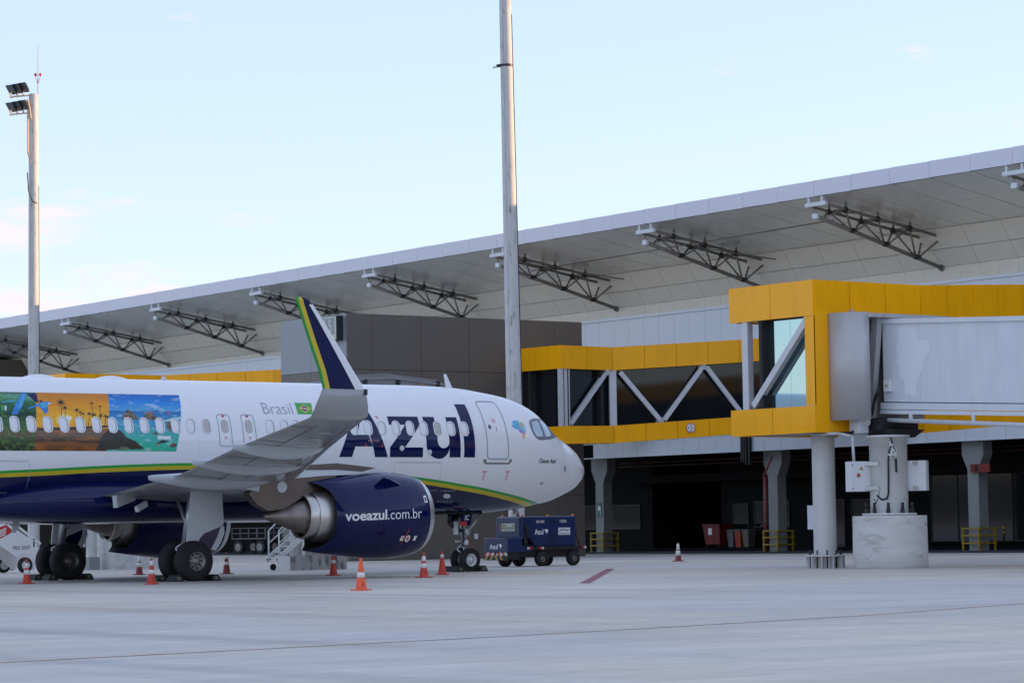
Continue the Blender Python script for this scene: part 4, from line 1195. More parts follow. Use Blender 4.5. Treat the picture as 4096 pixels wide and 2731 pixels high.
print_mat('print_sea', [(0.0, (0.03, 0.45, 0.25)), (0.12, (0.04, 0.50, 0.34)), (0.34, (0.07, 0.40, 0.40)), (0.48, (0.05, 0.34, 0.52)), (0.62, (0.03, 0.22, 0.48)), (0.69, (0.03, 0.16, 0.42)), (0.71, (0.10, 0.36, 0.62)), (0.82, (0.03, 0.26, 0.66)), (1.0, (0.012, 0.12, 0.45))], 1.8, (0.6, 1, 2), 0.14, ((0.62, 0.72, 0.80), 0.56, 0.72, 0.6))
mat('print_black', (0.03, 0.024, 0.016), 0.35, var=0.7, vscale=6)
mat('print_rock', (0.20, 0.15, 0.10), 0.35, var=0.75, vscale=7, dirt=(0.03, 0.04, 0.03), dirt_scale=9, dirt_pos=(0.5, 0.62))
mat('print_sun', (0.88, 0.66, 0.22), 0.35)
mat('print_glow', (0.86, 0.80, 0.62), 0.35)
mat('print_bird', (0.03, 0.24, 0.62), 0.35, var=0.4, vscale=5)
mat('print_bird_light', (0.06, 0.38, 0.60), 0.35)
mat('print_cloud', (0.55, 0.66, 0.80), 0.35)
mat('print_surf', (0.45, 0.66, 0.62), 0.35)
mat('print_red', (0.62, 0.10, 0.10), 0.4)


def cm(a, b):
    """sheet coordinates of the printed picture -> (station, height)"""
    z = 4.56 - (b - 636 - a * 0.0145) * 0.00277
    return (22.63 - 0.003136 * a - (z - 4.54) * (0.33 if z > 4.54 else -0.03), z)


E_R = [(16.448, 5.497), (16.55, 5.15), (16.696, 4.717), (16.83, 4.2), (16.934, 3.778)]
E_2 = [(18.851, 5.487), (18.998, 5.034), (19.107, 4.691), (19.169, 4.409), (19.25, 3.787)]
E_1 = [(21.213, 5.476), (21.345, 5.116), (21.491, 4.555), (21.552, 4.169), (21.62, 3.80)]
E_0 = [(a + 3.6, b) for a, b in E_1]


def edge_at(E, z):
    for (a, b), (c, d) in zip(E[:-1], E[1:]):
        if z >= d: return a + (c - a) * (b - z) / (b - d)
    return E[-1][0]


for nm, Ea, Eb, mt in (('print_forest', E_0, E_1, 'print_forest'), ('print_sunset', E_1, E_2, 'print_sunset'), ('print_sea', E_2, E_R, 'print_sea')):
    v = []; f = []; K = 22
    for k in range(K):
        z = 5.484 - (5.484 - 3.785) * k / (K - 1)
        v += [(edge_at(Ea, z), z), (edge_at(Eb, z), z)]
    f = [(2 * k, 2 * k + 1, 2 * k + 3, 2 * k + 2) for k in range(K - 1)]
    decal('printed_picture', v, f, mt, FUS, 0.003, 0)
pic = []
def shape(pts, mt, off=0.005):
    decal('printed_picture', [cm(*p) for p in pts], [tuple(range(len(pts)))], mt, FUS, off, 0.1)
def palm(a, b, h, cr, lean=0):
    v = []; f = []
    v += [cm(a + lean - 2.5, b), cm(a + lean + 2.5, b), cm(a + 5 , b + h), cm(a - 1 , b + h)]; f.append((0, 1, 2, 3))
    for k in range(9):
        an = R(40 * k + 8); dx, dy = math.cos(an), math.sin(an) * 0.9
        o = len(v); v += [cm(a + lean - dy * cr * 0.14, b + dx * cr * 0.14), cm(a + lean + dx * cr, b + dy * cr + abs(dx) * cr * 0.25), cm(a + lean + dy * cr * 0.14, b - dx * cr * 0.14)]; f.append((o, o + 1, o + 2))
    decal('printed_picture', v, f, 'print_black', FUS, 0.006, 0.1)
shape([(640 + 75 * math.cos(R(30 * k)), 600 + 62 * math.sin(R(30 * k))) for k in range(12)], 'print_sun', 0.004)
shape([(690 + 36 * math.cos(R(30 * k)), 585 + 26 * math.sin(R(30 * k))) for k in range(12)], 'print_glow', 0.005)
for a, b, h, cr, ln in ((605, 410, 290, 62, 0), (645, 470, 230, 34, 0), (770, 495, 180, 32, 0), (805, 520, 160, 24, 0), (835, 535, 140, 26, 0), (900, 535, 130, 36, 0), (935, 420, 240, 22, -10), (950, 545, 120, 36, 0), (1010, 455, 210, 18, 0), (1020, 555, 110, 30, 0), (1070, 560, 110, 32, 0), (1100, 575, 90, 32, 0), (400, 400, 10, 30, 0)):
    palm(a, b, h, cr, ln)
shape([(960, 915), (1000, 830), (1040, 760), (1110, 700), (1180, 690), (1240, 725), (1290, 790), (1380, 830), (1470, 915)], 'print_black')
shape([(380, 690), (1140, 660), (1140, 680), (700, 705), (380, 712)], 'print_black', 0.005)
shape([(1240, 600), (1262, 540), (1300, 492), (1335, 505), (1390, 555), (1422, 600)], 'print_rock')
shape([(1455, 600), (1478, 550), (1515, 508), (1555, 525), (1610, 570), (1635, 610)], 'print_rock')
shape([(1720, 640), (1760, 618), (1860, 640), (1872, 740), (1780, 740), (1730, 700)], 'print_rock')
shape([(1590, 680), (1640, 640), (1700, 690), (1640, 700)], 'print_rock')
shape([(1600, 860), (1660, 820), (1740, 830), (1690, 850)], 'print_black'); shape([(1735, 890), (1780, 850), (1825, 870), (1790, 900)], 'print_black')
shape([(1195, 915), (1210, 890), (1260, 880), (1310, 905), (1310, 918)], 'print_rock', 0.006)
shape([(1560, 750), (1600, 738), (1640, 760), (1600, 768)], 'print_rock')
shape([(1660, 620), (1760, 590), (1880, 570), (1880, 590), (1780, 620)], 'print_surf')
shape([(105, 545), (125, 480), (150, 420), (190, 350), (215, 315), (262, 315), (235, 390), (205, 470), (165, 540)], 'print_bird')
shape([(170, 470), (190, 400), (225, 330), (245, 330), (215, 430), (195, 480)], 'print_bird_light', 0.006)
shape([(0, 410), (70, 398), (150, 395), (150, 405), (70, 412), (0, 418)], 'print_bird_light')
shape([(250, 480), (320, 455), (380, 425), (430, 405), (490, 412), (500, 430), (470, 440), (478, 500), (462, 540), (440, 535), (400, 480), (370, 455), (300, 480)], 'print_bird')
shape([(380, 430), (430, 410), (465, 430), (465, 470), (420, 475)], 'print_bird_light', 0.006)
shape([(472, 418), (500, 422), (500, 438), (475, 438)], 'print_cloud', 0.007); shape([(30, 450), (55, 455), (55, 500), (35, 505)], 'print_cloud', 0.006)
shape([(0, 440), (25, 460), (25, 500), (0, 505)], 'paint_green', 0.006)
shape([(265, 320), (365, 320), (372, 420), (330, 400), (290, 350)], 'paint_navy')
shape([(1615, 780), (1758, 778), (1758, 812), (1615, 812)], 'white_plain', 0.007)
for a, b, dx, dy in ((1545, 513, 1, 1), (1750, 513, -1, 1), (1592, 880, 1, -1), (1790, 885, -1, -1)):
    shape([(a, b), (a + 32 * dx, b), (a + 32 * dx, b + 9 * dy), (a + 9 * dx, b + 9 * dy), (a + 9 * dx, b + 38 * dy), (a, b + 38 * dy)], 'print_red', 0.007)

# --- cabin windows
WZ = 4.545
warm = (25, 27)
idx = list(range(-4, 13)) + [16, 17, 18, 19, 20, 21] + list(range(22, 31))
for i in idx:
    s0 = 22.162 - 0.5263 * i
    if i in (16, 17): s0 = 13.608 - (i - 16) * 0.514
    rim = outline('window', rrect(s0 - 0.155, s0 + 0.155, WZ - 0.235, WZ + 0.235, 0.14, 6), 0.034, 'window_rim', AC, 0.012)
    decal('pane', rrect(s0 - 0.128, s0 + 0.128, WZ - 0.205, WZ + 0.205, 0.118, 6), [tuple(range(28))], 'window_gap', rim, 0.008, 0.1)
    decal('window_shade', [(a + 0.017, b - 0.003) for a, b in rrect(s0 - 0.108, s0 + 0.108, WZ - 0.19, WZ + 0.19, 0.10, 6)], [tuple(range(28))], 'window_shade_warm' if i in (28, 12) else 'window_shade', rim, 0.010, 0.1)
# overwing exits
for sa, sb in ((14.985, 15.445), (14.14, 14.605)):
    ex = outline('overwing_exit', rrect(sa, sb, 3.93, 4.915, 0.10, 5), 0.028, 'seam_grey', AC, 0.005)
    c0 = (sa + sb) / 2
    decal('window_shade', rrect(c0 - 0.125, c0 + 0.125, WZ - 0.2, WZ + 0.2, 0.115, 6), [tuple(range(28))], 'window_shade_warm', ex, 0.008, 0.1)
    for z in (4.85, 4.20):
        decal('marking', [(c0 - 0.045, z - 0.03), (c0 + 0.045, z - 0.03), (c0 + 0.045, z + 0.03), (c0 - 0.045, z + 0.03)], [(0, 1, 2, 3)], 'red_mark' if z > 4.5 else 'red_pale', ex, 0.006)

# --- name on the forward cabin
def poly_letter(pts, faces=None):
    decal('lettering', pts, faces or [tuple(range(len(pts)))], 'paint_navy', FUS, 0.005, 0.09)


ZB, ZX, ZL = 3.638, 4.915, 5.346
poly_letter([(6.454, ZB), (6.022, ZB), (6.022, ZL), (6.454, ZL)])
# u
ui = [(7.472, ZX), (7.472, 4.25)] + [(7.255 + 0.217 * math.cos(R(180 - a) + math.pi) * -1 * -1, 0) for a in ()]
v = []; f = []
outer = [(7.91, ZX), (7.91, 4.02)]; inner = [(7.472, ZX), (7.472, 4.14)]
for k in range(1, 9):
    a = R(90 * k / 8)
    outer.append((7.40 + 0.51 * math.cos(a), 4.02 - 0.43 * math.sin(a)))
    inner.append((7.255 + 0.217 * math.cos(a), 4.14 - 0.215 * math.sin(a)))
for k in range(1, 9):
    a = R(90 + 90 * k / 8)
    outer.append((7.40 + 0.385 * math.cos(a), 4.02 - 0.43 * math.sin(a)))
    inner.append((7.255 + 0.235 * math.cos(a), 4.14 - 0.215 * math.sin(a)))
n = len(outer); v = outer + inner
f = [(i, i + 1, n + i + 1, n + i) for i in range(n - 1)]
decal('lettering', v, f, 'paint_navy', FUS, 0.005, 0.09)
poly_letter([(7.02, ZB), (6.591, ZB), (6.591, ZX), (7.02, ZX)])
# z
decal('lettering', [(9.25, ZX), (8.09, ZX), (8.09, 4.655), (9.25, 4.655), (8.645, 4.655), (8.09, 4.655), (8.734, 3.945), (9.297, 3.945), (9.297, ZB), (8.045, ZB), (8.045, 3.945), (9.297, 3.945)],
      [(0, 1, 2, 3), (4, 5, 6, 7), (8, 9, 10, 11)], 'paint_navy', FUS, 0.005, 0.09)
# A
apex_l, apex_r = 10.42, 9.945
ZA = 5.27
decal('lettering', [(11.186, ZB), (10.707, ZB), (10.218, 5.05), (10.46, ZA), (9.371, ZB), (9.85, ZB), (10.218, 5.05), (9.985, ZA), (10.46, ZA), (9.985, ZA), (10.218, 5.0),
                    (10.612, 3.965), (9.944, 3.965), (10.075, 4.325), (10.46, 4.325)],
      [(0, 1, 2, 3), (5, 4, 7, 6), (8, 9, 10), (11, 12, 13, 14)], 'paint_navy', FUS, 0.005, 0.09)
dtext('lettering', 'Brasil', 13.73, 12.673, 4.94, 5.285, 'grey_text', FUS, bold=-0.012)
# flag
sk = lambda s, z: (s + (5.305 - z) * 0.06, z)
decal('flag', [sk(12.493, 5.302), sk(11.882, 5.302), sk(11.96, 4.945), sk(12.50, 4.945)], [(0, 1, 2, 3)], 'paint_green', FUS, 0.005, 0.09)
decal('flag', [sk(12.42, 5.125), sk(12.20, 5.26), sk(11.96, 5.125), sk(12.20, 4.985)], [(0, 1, 2, 3)], 'paint_yellow', FUS, 0.006, 0.09)
decal('flag', [sk(12.195 + 0.095 * math.cos(R(24 * k)), 5.125 + 0.085 * math.sin(R(24 * k))) for k in range(15)], [tuple(range(15))], 'flag_blue', FUS, 0.007, 0)
decal('flag', [sk(12.285, 5.13), sk(12.105, 5.095), sk(12.105, 5.115), sk(12.285, 5.15)], [(0, 1, 2, 3)], 'white_plain', FUS, 0.008, 0)
# country map in coloured tiles
import colorsys
mapoly = [(4.346, 4.632), (4.316, 4.805), (4.159, 4.855), (3.906, 4.796), (3.793, 4.703), (3.775, 4.515), (3.868, 4.388), (3.895, 4.263), (3.973, 4.247), (3.983, 4.356), (4.079, 4.479), (4.24, 4.571)]
def inside(px, pz):
    c = False; j = len(mapoly) - 1
    for i in range(len(mapoly)):
        xi, zi = mapoly[i]; xj, zj = mapoly[j]
        if (zi > pz) != (zj > pz) and px < (xj - xi) * (pz - zi) / (zj - zi) + xi: c = not c
        j = i
    return c
pal = [(0.05, 0.38, 0.80), (0.10, 0.50, 0.85), (0.03, 0.30, 0.62), (0.15, 0.55, 0.35), (0.75, 0.55, 0.12), (0.80, 0.40, 0.10), (0.40, 0.12, 0.50), (0.10, 0.55, 0.60), (0.20, 0.60, 0.20)]
for k, c in enumerate(pal): mat('tile_%d' % k, c, 0.35, coat=0.3)
v = []; f = []; mi = []
rnd = random.Random(3); q = 0.052
for i in range(14):
    for j in range(14):
        s_, z_ = 3.74 + i * q, 4.22 + j * q
        if inside(s_ + q / 2, z_ + q / 2):
            o = len(v); v += [(s_, z_), (s_ + q, z_), (s_ + q, z_ + q), (s_, z_ + q)]; f.append((o, o + 1, o + 2, o + 3))
            if z_ < 4.40: c = rnd.choice((4, 5, 7, 5))
            elif s_ > 4.0: c = rnd.choice((0, 1, 2, 0, 1, 3))
            else: c = rnd.choice((4, 7, 5, 8, 1, 6))
            if 4.42 < z_ < 4.5 and s_ > 3.9: c = 6
            mi.append(c)
decal('country_map', v, f, ['tile_%d' % k for k in range(9)], FUS, 0.005, 0, 0, mi)
dtext('lettering', 'Cliente Azul', 3.30, 2.487, 3.47, 3.612, 'black_text', FUS, bold=0.02, shear=0.22, sstep=0.1)

# --- doors and panels
dr = outline('passenger_door', rrect(4.635, 5.545, 3.57, 5.475, 0.14, 5), 0.042, 'seam_grey', AC, 0.005, 0.15)
decal('door_window', [(5.333 + 0.07 * math.cos(R(24 * k)), 4.616 + 0.075 * math.sin(R(24 * k))) for k in range(15)], [tuple(range(15))], 'cockpit_frame', dr, 0.006)
decal('door_handle', [(5.085, 4.62), (5.065, 4.62), (5.055, 4.48), (5.075, 4.48)], [(0, 1, 2, 3)], 'black_text', dr, 0.006)
for (a, b, c, d) in ((5.18, 5.06, 4.85, 4.885), (5.17, 5.03, 4.80, 4.83), (5.14, 5.05, 4.75, 4.78)):
    decal('marking', [(a, c), (b, c), (b, d), (a, d)], [(0, 1, 2, 3)], 'red_pale', dr, 0.006)
decal('door_sill', [(5.676, 3.594), (5.57, 3.594), (5.53, 3.48), (4.63, 3.48), (4.60, 3.594), (4.51, 3.594), (4.51, 3.51), (4.61, 3.424), (5.56, 3.424), (5.676, 3.49)], [(0, 1, 2, 9), (9, 2, 8), (2, 3, 7, 8), (3, 4, 5, 6), (3, 6, 7)], 'sill_grey', dr, 0.007, 0.1, 0.2)
for s0 in (5.557, 4.612):
    decal('marking', [(s0 + 0.09, 3.165), (s0 - 0.09, 3.165), (s0 - 0.09, 3.215), (s0 + 0.09, 3.215)], [(0, 1, 2, 3)], 'red_pale', FUS, 0.005)
    decal('marking', [(s0 + 0.012, 3.19), (s0 - 0.012, 3.19), (s0 - 0.024, 2.905), (s0, 2.905)], [(0, 1, 2, 3)], 'red_mark', FUS, 0.006)
cg = outline('cargo_door', [(9.07, 3.49), (7.31, 3.49), (7.27, 3.37), (7.26, 3.07), (7.2, 2.6), (9.1, 2.6), (9.09, 3.2)], 0.012, 'seam_grey', AC, 0.006)
decal('door_hinge', [(9.03, 3.46), (7.34, 3.46), (7.34, 3.50), (9.03, 3.50)], [(0, 1, 2, 3)], 'panel_grey_light', cg, 0.008)
cg = outline('cargo_door', [(23.6, 3.5), (21.74, 3.5), (21.66, 3.35), (21.64, 3.08), (21.66, 2.6), (23.6, 2.6)], 0.012, 'seam_grey', AC, 0.006)
decal('door_hinge', [(23.5, 3.475), (21.78, 3.475), (21.78, 3.515), (23.5, 3.515)], [(0, 1, 2, 3)], 'panel_grey_light', cg, 0.008)
for s0 in (7.793, 8.85):
    decal('access_panel', [(s0 + 0.09 * math.cos(R(30 * k)), (3.80 if s0 < 8 else 3.919) + 0.085 * math.sin(R(30 * k))) for k in range(12)], [tuple(range(12))], 'panel_grey_light', FUS, 0.008)
for (a, b, dx, dz) in ((9.611, 4.914, 1, -1), (10.224, 3.97, -1, 1), (9.566, 3.955, 1, 1), (10.23, 4.90, -1, -1)):
    decal('marking', [(a, b), (a + 0.09 * dx, b), (a + 0.09 * dx, b + 0.025 * dz), (a + 0.025 * dx, b + 0.025 * dz), (a + 0.025 * dx, b + 0.1 * dz), (a, b + 0.1 * dz)], [(0, 1, 2, 3), (0, 3, 4, 5)], 'red_mark', FUS, 0.009)
dtext('marking', 'NO STEP', 10.10, 9.69, 4.11, 4.17, 'red_pale', FUS, off=0.009)
decal('static_port', [(2.045, 3.388), (1.9, 3.388), (1.885, 3.21), (2.03, 3.21)], [(0, 1, 2, 3)], 'seam_grey', FUS, 0.006, 0, 0.05)
sp_ = [(2.18, 3.503), (1.79, 3.503), (1.754, 3.076), (2.14, 3.076)]
for k in range(4):
    a, b = Vector(sp_[k]), Vector(sp_[(k + 1) % 4])
    for j in range(5):
        p0, p1 = a + (b - a) * (j + 0.2) / 5, a + (b - a) * (j + 0.6) / 5
        d = (p1 - p0).normalized() * 0.008; nr = Vector((-d.y, d.x))
        decal('marking', [tuple(p0 - nr), tuple(p1 - nr), tuple(p1 + nr), tuple(p0 + nr)], [(0, 1, 2, 3)], 'red_pale', FUS, 0.006)
decal('access_panel', [(3.05, 2.86), (2.92, 2.86), (2.90, 2.78), (3.04, 2.78)], [(0, 1, 2, 3)], 'seam_grey', FUS, 0.006)
decal('landing_light', [(6.71 + 0.155 * math.cos(R(24 * k)), 2.43 + 0.07 * math.sin(R(24 * k)) + 0.03 * math.cos(R(24 * k))) for k in range(15)], [tuple(range(15))], 'panel_grey_light', FUS, 0.006)
for k in range(7):
    for z in (2.585, 2.255):
        s_ = 7.04 - 0.09 * k - (0.1 if z < 2.4 else 0)
        decal('marking', [(s_, z), (s_ - 0.04, z), (s_ - 0.04, z + 0.015), (s_, z + 0.015)], [(0, 1, 2, 3)], 'white_plain', FUS, 0.006)
for s_ in (5.95, 11.35, 16.15):
    v = []
    for k in range(50):
        z = 3.45 + k * (5.85 - 3.45) / 49
        v += [(s_, z), (s_ - 0.007, z)]
    decal('skin_seam', v, [(2 * k, 2 * k + 1, 2 * k + 3, 2 * k + 2) for k in range(49)], 'panel_grey_light', FUS, 0.002, 0)
# radome seam
v = []
for k in range(40):
    z = 2.45 + k * (4.05 - 2.45) / 39
    v += [(1.10, z), (1.09, z)]
decal('radome_seam', v, [(2 * k, 2 * k + 1, 2 * k + 3, 2 * k + 2) for k in range(39)], 'panel_grey_light', FUS, 0.004, 0)

# --- cockpit windows (both sides wrap past the centre line)
ck = decal('cockpit_window', [(3.53, 4.65), (3.521, 4.772), (3.45, 4.86), (3.33, 4.90), (3.133, 4.934), (2.759, 4.936), (2.45, 4.72), (2.15, 4.50), (1.96, 4.372), (2.3, 4.31), (2.715, 4.242), (3.12, 4.211), (3.30, 4.235), (3.42, 4.32), (3.50, 4.46)], [tuple(range(15))], 'cockpit_frame', AC, 0.006, 0.05, 0.08)
decal('pane', [(3.397, 4.806), (3.043, 4.846), (3.021, 4.338), (3.30, 4.325), (3.37, 4.36), (3.44, 4.551)], [tuple(range(6))], 'cockpit_glass', ck, 0.012, 0.05, 0.08)
decal('pane', [(2.92, 4.86), (2.74, 4.85), (2.45, 4.60), (2.22, 4.42), (2.35, 4.385), (2.901, 4.324)], [tuple(range(6))], 'cockpit_glass', ck, 0.012, 0.05, 0.08)
# centre windshield, over the nose
v = []; f = []
for k in range(9):
    s_ = 1.97 + 0.62 * k / 8; zt, zb, w, zc = sec(s_)
    for j in range(13):
        a = R(90 + (j - 6) * 5.2); v.append((5.07 - s_, -(w + 0.006) * math.cos(a), zc + (zt - zc + 0.008) * math.sin(a)))
f = [(k * 13 + j, k * 13 + j + 1, (k + 1) * 13 + j + 1, (k + 1) * 13 + j) for k in range(8) for j in range(12)]
m = MB(); m.smooth = True; m.add(v, f); m.build('windshield', 'cockpit_glass', AC)
for k, (s_, sg) in enumerate(((1.93, 1), (1.93, -1))):
    m = MB(); zt, zb, w, zc = sec(1.95); m.bar((5.07 - 1.90, -0.35 * sg, zt - 0.02), (5.07 - 2.2, -0.62 * sg, zt + 0.12), 0.03, 0.02); m.build('wiper', 'black_text', AC)

# --- antennas, beacons, crown fairings
def blade(s0, s1, st0, st1, h, th=0.02):
    zt = sec((s0 + s1) / 2)[0]
    m = MB(); m.prism([(5.07 - s0, zt - 0.04), (5.07 - s1, zt - 0.04), (5.07 - st1, zt + h), (5.07 - st0, zt + h)], 'xz', -th, th); m.build('blade_antenna', 'paint_white', AC)
blade(5.72, 5.46, 5.80, 5.72, 0.45)
blade(23.2, 22.35, 23.2, 22.95, 0.62, 0.03)
for s0 in (20.4, 18.0):
    v = []; f = []
    for k in range(13):
        for j in range(9):
            x = -1 + k / 6; y = -1 + j / 4; hgt = 0.13 * max(0, 1 - x * x) * max(0, 1 - y * y) - 0.03
            v.append((5.07 - s0 - x * 0.62, y * 0.28, 6.0 - 0.04 * y * y + hgt))
    f = [(k * 9 + j, k * 9 + j + 1, (k + 1) * 9 + j + 1, (k + 1) * 9 + j) for k in range(12) for j in range(8)]
    m = MB(); m.smooth = True; m.add(v, f); m.build('antenna_fairing', 'paint_white', AC)
m = MB(); m.lathe([(0, 0.09), (0.06, 0.085), (0.12, 0.05), (0.13, 0.001)], 'z', (5.07 - 16.2, 0, 5.98), 14); m.build('beacon', 'panel_grey_light', AC)
m = MB(); m.box(5.07 - 6.7, 5.07 - 6.64, -0.02, 0.02, 5.95, 6.06); m.build('beacon', 'orange_beacon', AC)
# belly aerial blade and drain mast
m = MB(); m.prism([(-16.15, 1.92), (-15.86, 1.92), (-16.02, 1.60), (-16.12, 1.46), (-16.24, 1.48)], 'xz', -0.02, 0.02); m.build('blade_antenna', 'panel_grey_light', AC)
m = MB(); m.box(5.07 - 3.05, 5.07 - 2.9, -0.05, 0.05, 1.84, 2.0); m.build('blade_antenna', 'seam_grey', AC)

# --- belly fairing
v = []; f = []; NS = 44; NB = 48
for k in range(NS):
    u = k / (NS - 1); s_ = 10.0 + 12.9 * u
    e = min(1.0, (min(u / 0.22, (1 - u) / 0.30)))
    e = max(0.0, e); e = math.sqrt(max(0.0, 1 - (1 - e) ** 2))
    hw = 1.15 + 1.10 * e; zb_ = 1.98 - 0.30 * e; zt_ = 2.35 + 0.62 * e; zc_ = (zb_ + zt_) / 2 + 0.05; pw = 0.62
    for j in range(NB):
        a = 2 * math.pi * j / NB; c_, s__ = math.cos(a), math.sin(a)
        v.append(P(s_, hw * math.copysign(abs(c_) ** pw, c_), zc_ + (zt_ - zc_ if s__ > 0 else zc_ - zb_) * math.copysign(abs(s__) ** pw, s__)))
f = [(k * NB + j, k * NB + (j + 1) % NB, (k + 1) * NB + (j + 1) % NB, (k + 1) * NB + j) for k in range(NS - 1) for j in range(NB)]
m = MB(); m.smooth = True; m.add(v, f); m.smooth = False; m.f.append(list(range(NB))); m.mi.append(0); m.sm.append(False); m.f.append([(NS - 1) * NB + j for j in range(NB)]); m.mi.append(0); m.sm.append(False)
m.build('belly_fairing', 'paint_navy', AC)

# --- wings
AF = [0, 0.006, 0.02, 0.05, 0.10, 0.18, 0.28, 0.40, 0.52, 0.64, 0.75, 0.85, 0.93, 1.0]
def yt(x, t): return 5 * t * (0.2969 * math.sqrt(x) - 0.1260 * x - 0.3516 * x * x + 0.2843 * x ** 3 - 0.1036 * x ** 4)


def loft(secs, sgn, fr=AF):
    """secs: (LE s, l, z, chord, thickness, twist deg, cant deg)"""
    V = []
    for (s0, l, z, c, t, tw_, cant) in secs:
        ring = []
        ca, sa = math.cos(R(cant)), math.sin(R(cant)); tt = R(tw_)
        for side in (1, -1):
            xs = fr if side == 1 else fr[-2:0:-1]
            for x in xs:
                d = x * c; y = side * yt(x, t) * c * (1.0 if side == 1 else 0.85)
                ds = d * math.cos(tt) ; dy = y - d * math.sin(tt)
                ring.append(P(s0 + ds, sgn * (l - dy * sa), z + dy * ca))
        V.append(ring)
    return V


def loft_mb(V, mi=None):
    n = len(V[0]); m = MB(); m.smooth = True
    vs = [p for r_ in V for p in r_]; fs = []
    for k in range(len(V) - 1):
        for i in range(n): fs.append((k * n + i, k * n + (i + 1) % n, (k + 1) * n + (i + 1) % n, (k + 1) * n + i))
    m.add(vs, fs); m.smooth = False
    m.f.append(list(range(n))); m.mi.append(0); m.sm.append(False); m.f.append([(len(V) - 1) * n + i for i in range(n)]); m.mi.append(0); m.sm.append(False)
    return m


WSEC = [(12.1, 0.4, 2.50, 7.4, 0.13, 2.0, 0), (13.0, 1.97, 2.68, 6.5, 0.135, 2.0, 0), (15.4, 6.4, 3.06, 4.05, 0.12, 1.2, 0), (18.1, 12.0, 3.58, 2.87, 0.11, 0.6, 0), (20.12, 16.75, 4.14, 1.66, 0.105, 0.4, 0)]
WL = [(20.12, 16.75, 4.14, 1.66, 0.105, 0.4, 0), (20.26, 17.05, 4.17, 1.64, 0.10, 0.3, 12), (20.42, 17.32, 4.25, 1.60, 0.10, 0.2, 30), (20.54, 17.50, 4.40, 1.52, 0.10, 0, 52), (20.64, 17.60, 4.60, 1.38, 0.10, 0, 70), (20.73, 17.64, 4.80, 1.22, 0.10, 0, 79)]
WU = [(20.73, 17.64, 4.80, 1.22, 0.10, 0, 79), (21.08, 17.70, 5.22, 1.02, 0.10, 0, 81), (21.62, 17.78, 5.90, 0.80, 0.095, 0, 82), (22.10, 17.84, 6.50, 0.58, 0.09, 0, 82), (22.36, 17.88, 6.80, 0.46, 0.085, 0, 82), (22.50, 17.90, 6.90, 0.36, 0.08, 0, 82), (22.62, 17.91, 6.965, 0.23, 0.07, 0, 82)]
